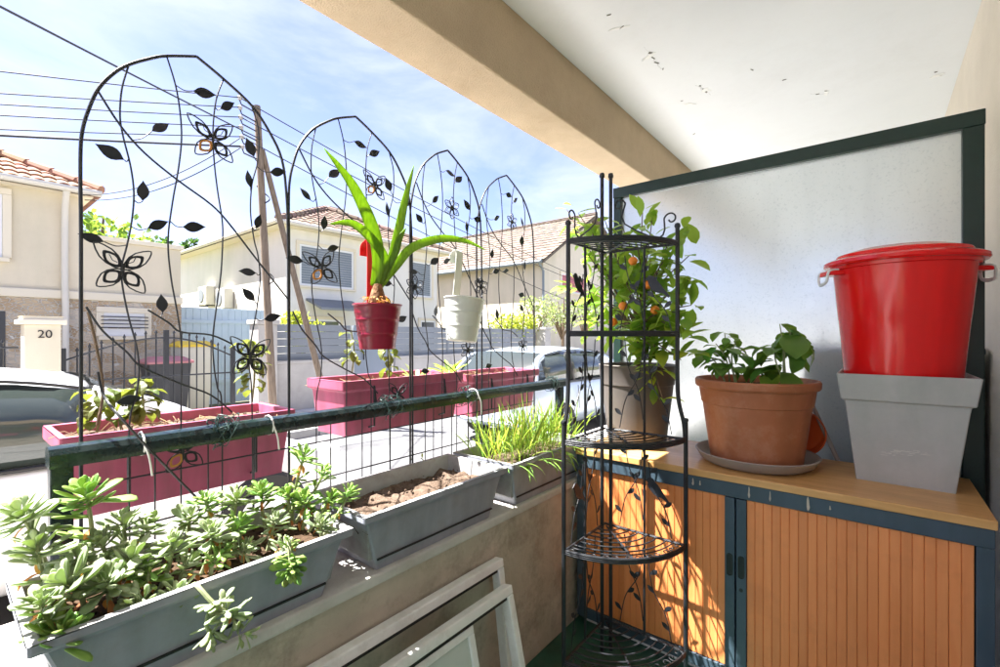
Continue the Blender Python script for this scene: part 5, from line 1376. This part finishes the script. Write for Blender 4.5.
pillar(20, 65, 316, 'cream rendered gate pillar with a shallow cap, bearing the number 20', '20')
def picket(y, zb_, zt_, m):
    m.tube([(XF - .2, y, zb_), (XF - .2, y, zt_ - .07)], .011, 6)
    m.tube([(XF - .2, y, zt_ - .07), (XF - .2, y, zt_ - .05), (XF - .2, y, zt_)], [.011, .022, .001], 6)
e = thing('iron_gate', (XF - .2, 2.3, ST + .12), 'black wrought iron double gate with spear tipped bars rising to the middle', 'gate')
ga, gm, gb = P(67, 350, x=XF).y, P(170, 340, x=XF).y, P(236, 346, x=XF).y
for (s, e_) in ((ga, gm), (gm, gb)):
    m = MB(); n = 9; pts = []
    for k in range(n + 1):
        y = s + (e_ - s) * k / n
        if abs(y - gm) < .02 or k in (0, n): pass
        t = (y - ga) / (gm - ga) if y <= gm else (gb - y) / (gb - gm)
        zt_ = CZ - .22 + .33 * math.sin(t * PI / 2)
        pts.append((XF - .2, y, zt_ - .14)); 
        if 0 < k < n: picket(y, ST + .2, zt_, m)
    m.tube(spline(pts, 3), .015, 6); m.tube([(XF - .2, s, ST + .3), (XF - .2, e_, ST + .3)], .015, 6); m.tube([(XF - .2, s, ST + .95), (XF - .2, e_, ST + .95)], .015, 6)
    m.build('gate_leaf', M['iron'], e, smooth=True)
for y, h in ((ga - .02, CZ - .18), (gm, CZ + .10), (gb + .02, CZ - .18)):
    m = MB(); m.box((XF - .235, y - .035, ST + .1), (XF - .165, y + .035, h)); m.build('gate_post', M['iron'], e, bevel=.004)
e = thing('iron_railing', (XF - .2, .2, ST + .12), 'black iron railing on the far pavement between house door and number pillar', 'railing')
m = MB()
for k in range(14): picket(.30 - k * .16 + P(20, 330, x=XF).y - .45, ST + .2, CZ - .04, m)
yy = P(20, 330, x=XF).y
m.tube([(XF - .2, yy, CZ - .16), (XF - .2, yy - 2.6, CZ - .16)], .015, 6); m.tube([(XF - .2, yy, ST + .3), (XF - .2, yy - 2.6, ST + .3)], .015, 6); m.build('bars', M['iron'], e, smooth=True)
def panel_fence(ya, yb, label, zt0, gate=False):
    e = thing('panel_fence', (XF - .2, (ya + yb) / 2, ST + .12), label, 'fence', 'grey board fences across the street')
    m = MB(); m.box((XF - .32, ya, ST), (XF - .10, yb, CZ - .56)); m.box((XF - .34, ya, CZ - .558), (XF - .08, yb, CZ - .50)); m.build('low_wall', M['lowwall'], e, bevel=.006)
    m = MB(); k = CZ - .498; 
    while k < zt0 - .05: m.box((XF - .235, ya + .03, k), (XF - .205, yb - .03, k + .142)); k += .148
    m.build('boards', M['panel'], e, bevel=.004)
    y = ya + .04
    while y < yb:
        m = MB(); m.box((XF - .25, y - .03, CZ - .498), (XF - .19, y + .03, zt0 + .02)); m.build('post', M['panel'], e, bevel=.004); y += 1.85
fa = P(274, 340, x=XF).y; fb = P(357, 340, x=XF).y
panel_fence(fa, fb, 'grey board fence on a low concrete wall just right of the utility pole', CZ + .26)
panel_fence(P(398, 340, x=XF).y, P(541, 340, x=XF).y, 'long grey board fence on a low wall in front of the beige house', CZ + .28)
e = thing('driveway_gate', (XF - .2, 7, ST + .1), 'solid mid grey sheet gate between the two board fences', 'gate')
m = MB(); ya, yb = fb + .03, P(398, 340, x=XF).y - .03
m.box((XF - .24, ya, ST + .16), (XF - .19, yb, CZ + .18)); m.build('gate_leaf', M['shutter'], e, bevel=.006)
m = MB(); m.box((XF - .26, ya, CZ + .182), (XF - .17, yb, CZ + .24)); m.build('top_rail', M['shutter'], e)
m = MB(); m.tube([(XF - .15, ya + .25, CZ - .55), (XF - .15, ya + .25, CZ - .35)], .015, 8); m.build('handle', M['black'], e)
for y, lb in ((P(548, 335, x=XF).y, 'stone gate post at the far end of the long grey fence'), (P(268, 340, x=XF).y, 'pale concrete gate post at the foot of the utility pole')):
    e = thing('stone_post', (XF - .2, y, ST + .12), lb, 'gate post')
    m = MB(); m.box((XF - .38, y - .18, ST), (XF, y + .18, CZ + .22)); m.build('shaft', M['lowwall'], e, bevel=.01)
    m = MB(); m.box((XF - .42, y - .22, CZ + .222), (XF + .04, y + .22, CZ + .31)); m.build('cap', M['lowwall'], e, bevel=.012)
# pale blue boarded wall behind the bins
e = thing('pale_blue_fence', (-11.6, 4.0, ST), 'pale blue boarded fence behind the bins', 'fence')
m = MB(); xa = -12.2; ya, yb = P(178, 330, x=xa).y, P(262, 330, x=xa).y
k = ya
while k < yb: m.box((xa - .03, k, ST), (xa, k + .145, CZ + .66)); k += .15
m.build('boards', M['paleblue'], e, bevel=.004)
for z in (CZ + .3, ST + .5):
    m = MB(); m.box((xa + .001, ya, z), (xa + .04, yb, z + .08)); m.build('cross_rail', M['paleblue'], e)
def wheelie(px0, px1, pyt, x, body, lidm, label):
    a, b_ = P(px0, pyt, x=x).y, P(px1, pyt, x=x).y; zt_ = P((px0 + px1) / 2, pyt, x=x).z; c = (a + b_) / 2; h = (b_ - a) / 2
    e = thing('wheelie_bin', (x - .3, c, ST + .0), label, 'bin', 'wheelie bins behind the iron gate')
    m = MB(); m.ring_frust([(x - .52, x - .06, c - h * .75, c + h * .75, ST + .06), (x - .6, x, c - h, c + h, zt_ - .12)]); m.build('bin_body', body, e, bevel=.02)
    m = MB(); m.ring_frust([(x - .63, x + .03, c - h - .03, c + h + .03, zt_ - .12), (x - .64, x + .04, c - h - .04, c + h + .04, zt_ - .08), (x - .5, x - .1, c - h * .7, c + h * .7, zt_)]); m.add([(x - .5, c - h * .7, zt_), (x - .1, c - h * .7, zt_), (x - .1, c + h * .7, zt_), (x - .5, c + h * .7, zt_)], [(0, 1, 2, 3)]); m.build('lid', lidm, e, bevel=.02)
    for s in (-1, 1):
        m = MB(); m.lathe([(.001, -.03), (.09, -.03), (.09, .03), (.001, .03)], (0, 0, 0), 16); m.v = [(x - .52 + v[0], c + s * h * .72 + v[2], ST + .09 + v[1]) for v in m.v]; m.build('wheel', M['tyre'], e)
wheelie(149, 192, 357, -9.9, M['bin_dark'], M['bin_pink'], 'dark wheelie bin with a dull pink lid behind the gate')
wheelie(180, 214, 341, -10.6, M['bin_white'], M['bin_yel'], 'cream wheelie bin with a yellow lid')

# ------------------------------------------------------------------ utility pole and wires
XP = -8.3
e = thing('utility_pole', (XP, 3.7, ST + .12), 'weathered wooden utility pole with a slanting brace pole and insulators', 'utility pole')
pt, pb = P(257, 106, x=XP), P(274, 400, x=XP); pb.z = ST
m = MB(); m.tube([pb, pb.lerp(pt, .5), pt], [.070, .062, .054], 14); m.build('pole', M['polewood'], e, smooth=True)
bt, bb = P(262, 150, x=XP), P(322, 385, x=XP); bb = bt + (bb - bt) * ((bt.z - ST) / (bt.z - bb.z))
m = MB(); m.tube([bb, bt], [.060, .046], 12); m.build('brace', M['polewood'], e, smooth=True)
ins = []
for k in range(6):
    z = pt.z - .12 - k * .16; q = pt.lerp(pb, (pt.z - z) / (pt.z - pb.z))
    m = MB(); m.tube([q + V((0, 0, -.01)), q + V((.10, -.30, .0)), q + V((.11, -.33, .06))], .012, 6)
    a_ = m.build('bracket', M['iron'], e)
    m = MB(); m.lathe([(.01, 0), (.035, .01), (.025, .03), (.04, .045), (.02, .07), (.001, .08)], q + V((.11, -.33, .06)), 12); m.build('insulator', M['porc'], a_, smooth=True)
    ins.append(q + V((.11, -.33, .10)))
m = MB()
for q in (pt.lerp(pb, .3), pt.lerp(pb, .55)):
    m.tube([q + V((.1 * math.cos(t / 3), .12 * math.sin(t / 3), t * .03)) for t in range(12)], .012, 5)
m.build('cable_loop', M['wire'], e)
def wire(a, b, sag, r, label, n=20):
    a, b = V(a), V(b); pts = [a.lerp(b, k / n) - V((0, 0, sag * 4 * (k / n) * (1 - k / n))) for k in range(n + 1)]
    tag(MB().tube(pts, r, 6).build('overhead_wire', M['wire'], smooth='all'), label, 'wire', 'overhead wires along the street')
order = ['topmost', 'second from the top', 'third from the top', 'fourth from the top', 'fifth from the top', 'lowest and thickest']
ly = (64, 86, 97, 108, 122, 128)
for k in range(6):
    a = P(0, ly[k], x=XP); d = (a - ins[k]); far = ins[k] + d * 4; 
    wire(far, ins[k], .12, .008 if k < 5 else .016, order[k] + ' of the fan of black wires running left from the utility pole')
ry = (232, 240, 262)
for k in range(3):
    b_ = P(500, ry[k], x=XP); d = b_ - ins[k * 2]; wire(ins[k * 2], ins[k * 2] + d * 2.2, .25, .009, ('upper', 'middle', 'lower')[k] + ' black wire running from the pole toward the far houses')
a, b_ = P(0, 0, x=-5.2), P(262, 140, x=XP); a = b_ + (a - b_) * 2.2; wire(a, b_, .05, .010, 'single steep black wire crossing above all the others at upper left')
for k, (px, py) in enumerate(((85, 200), (82, 195))):
    wire(P(px, py, x=XH + .2), ins[5 - k] , .25, .008, ('upper', 'lower')[k] + ' slack service wire from the cream house eaves to the pole')

# ------------------------------------------------------------------ trees and shrubs
def tree(name, c, h, r, mt, label, cat, n=900, leaf=.16, trunk=True, group=None, squash=1.0, cone=False):
    c = V(c); e = thing(name, c, label, cat, group)
    m = MB(); top = c + V((0, 0, h))
    m.tube(spline([c, c + V((rnd(-.1, .1), rnd(-.1, .1), h * .45)), c + V((rnd(-.2, .2), rnd(-.2, .2), h * .9))], 5), [max(.012, r * .09 * (1 - .8 * i / 10)) for i in range(11)], 8)
    clumps = []
    for k in range(14 if not cone else 10):
        if cone:
            t = k / 10; q = c + V((rnd(-.2, .2), rnd(-.2, .2), h * (.15 + .85 * t))); rr = r * (1.05 - t)
        else:
            d = rdir(); q = c + V((0, 0, h - r * squash)) + V((d.x * r * .62, d.y * r * .62, d.z * r * squash * .62)); rr = r * rnd(.32, .55)
            m.tube([c + V((0, 0, h * .4)), (c + V((0, 0, h * .5)) + q) / 2, q], [r * .035, r * .025, r * .01], 5)
        clumps.append((q, rr))
    m.build('trunk', M['bark'], e, smooth=True)
    m = MB()
    for i in range(n):
        q, rr = random.choice(clumps); d = rdir(); p = q + V((d.x, d.y, d.z * squash)) * rr * rnd(.35, 1.05) ** .5
        m.leaf(p, rdir(), rdir(), leaf * rnd(.6, 1.2), leaf * rnd(.4, .7), bend=rnd(-.5, .8), n=3)
    m.build('crown', mt, e); return e
random.seed(5)
q = P(96, 225, x=-21); tree('leafy_tree', (q.x, q.y, ST), q.z - ST + .9, 1.9, M['tree1'], 'bright green leafy tree behind the cream house wing', 'tree', 1400, .3)
for k, px in enumerate((140, 150, 161, 172, 186, 199)):
    q = P(px, 238 - (k % 3) * 3, x=-30); tree('conifer', (q.x, q.y, ST), q.z - ST, 1.3, M['conifer'], ('leftmost pointed conifer top peeping over the cream wing', 'shorter conifer second in the distant row', 'third conifer in the distant row over the wing', 'fourth conifer, above the corner of the wing', 'fifth conifer, above the flank of the white house', 'rightmost conifer of the distant row, nearest the pole')[k], 'tree', 500, .35, group='distant conifers', cone=True)
GB = 'shrubs across the street'
for (px, py, xx_, h_, r_, mt, lb) in ((535, 300, -10.2, None, .9, 'shrub', 'pale loose shrub at the corner of the beige house'), (562, 295, -10.4, None, 1.1, 'shrub', 'larger grey-green shrub below the rose shutters'), (585, 300, -10.6, None, 1.0, 'tree1', 'green shrub at the right behind the plant rack'), (505, 318, -9.8, None, .7, 'hedge', 'yellow-green clipped shrub above the long grey fence'), (522, 318, -9.8, None, .6, 'hedge', 'small yellow-green shrub beside the stone post'), (300, 322, -9.9, None, .5, 'hedge', 'yellow-green shrub top behind the fence by the pole')):
    q = P(px, py, x=xx_); tree('shrub', (q.x, q.y, ST), q.z - ST + .25, r_, M[mt], lb, 'shrub', 700, .11, group=GB, squash=.85)
# far green beyond the houses
random.seed(9)

# ------------------------------------------------------------------ light, world, camera
tr = V((1.0, 0.7, -2.1)).normalized()
sun = bpy.data.lights.new('sun', 'SUN'); sun.energy = 4.1; sun.angle = R(0.53); sun.color = (1.0, .965, .915)
so = bpy.data.objects.new('sun', sun); COL.objects.link(so); so.rotation_euler = tr.to_track_quat('-Z', 'Y').to_euler()
w = bpy.data.worlds.new('World'); sc.world = w; w.use_nodes = True
nt = w.node_tree; N, L = nt.nodes, nt.links
bg = N['Background']; bg.inputs['Strength'].default_value = 0.052
sky = N.new('ShaderNodeTexSky'); sky.sky_type = 'NISHITA'; sky.sun_disc = False
sky.sun_elevation = math.asin(-tr.z); sky.sun_rotation = math.atan2(-tr.x, -tr.y) % (2 * PI); sky.altitude = 100; sky.dust_density = .9; sky.air_density = .8; sky.ozone_density = 4.5
tcn = N.new('ShaderNodeTexCoord'); mp = N.new('ShaderNodeMapping'); mp.inputs['Scale'].default_value = (1.1, 1.1, 3.4); mp.inputs['Location'].default_value = (.3, .2, .1)
nz = N.new('ShaderNodeTexNoise'); nz.inputs['Scale'].default_value = 1.7; nz.inputs['Detail'].default_value = 9; nz.inputs['Roughness'].default_value = .58; nz.inputs['Distortion'].default_value = .5
L.new(tcn.outputs['Generated'], mp.inputs['Vector']); L.new(mp.outputs[0], nz.inputs['Vector'])
rm = N.new('ShaderNodeValToRGB'); rm.color_ramp.elements[0].position = .42; rm.color_ramp.elements[1].position = .80
rm.color_ramp.elements[0].color = (0, 0, 0, 1); rm.color_ramp.elements[1].color = (.8, .8, .8, 1)
L.new(nz.outputs['Fac'], rm.inputs['Fac'])
mx = N.new('ShaderNodeMix'); mx.data_type = 'RGBA'
tint = N.new('ShaderNodeMix'); tint.data_type = 'RGBA'; tint.blend_type = 'MULTIPLY'; tint.inputs[0].default_value = 1; tint.inputs[7].default_value = (1.16, .94, 1.0, 1)
L.new(sky.outputs[0], tint.inputs[6])
L.new(rm.outputs['Color'], mx.inputs[0]); L.new(tint.outputs[2], mx.inputs[6]); mx.inputs[7].default_value = (3.7, 3.8, 4.25, 1)
L.new(mx.outputs[2], bg.inputs['Color'])

cam = bpy.data.cameras.new('camera'); co = bpy.data.objects.new('camera', cam); COL.objects.link(co)
cam.sensor_width = 36; cam.lens = F / 1000 * 36; cam.clip_start = .02; cam.clip_end = 1500; cam.shift_y = 2.5 / 1000
co.location = (0, 0, CZ); co.rotation_euler = (R(90), 0, math.atan2(SA, CA))
sc.camera = co
sc.view_settings.view_transform = 'Standard'; sc.view_settings.look = 'None'; sc.view_settings.exposure = 2.85; sc.view_settings.gamma = 1
sc.cycles.use_denoising = True
sc.cycles.max_bounces = 10; sc.cycles.diffuse_bounces = 5; sc.cycles.glossy_bounces = 4; sc.cycles.transmission_bounces = 8; sc.cycles.transparent_max_bounces = 8
sc.cycles.sample_clamp_indirect = 8
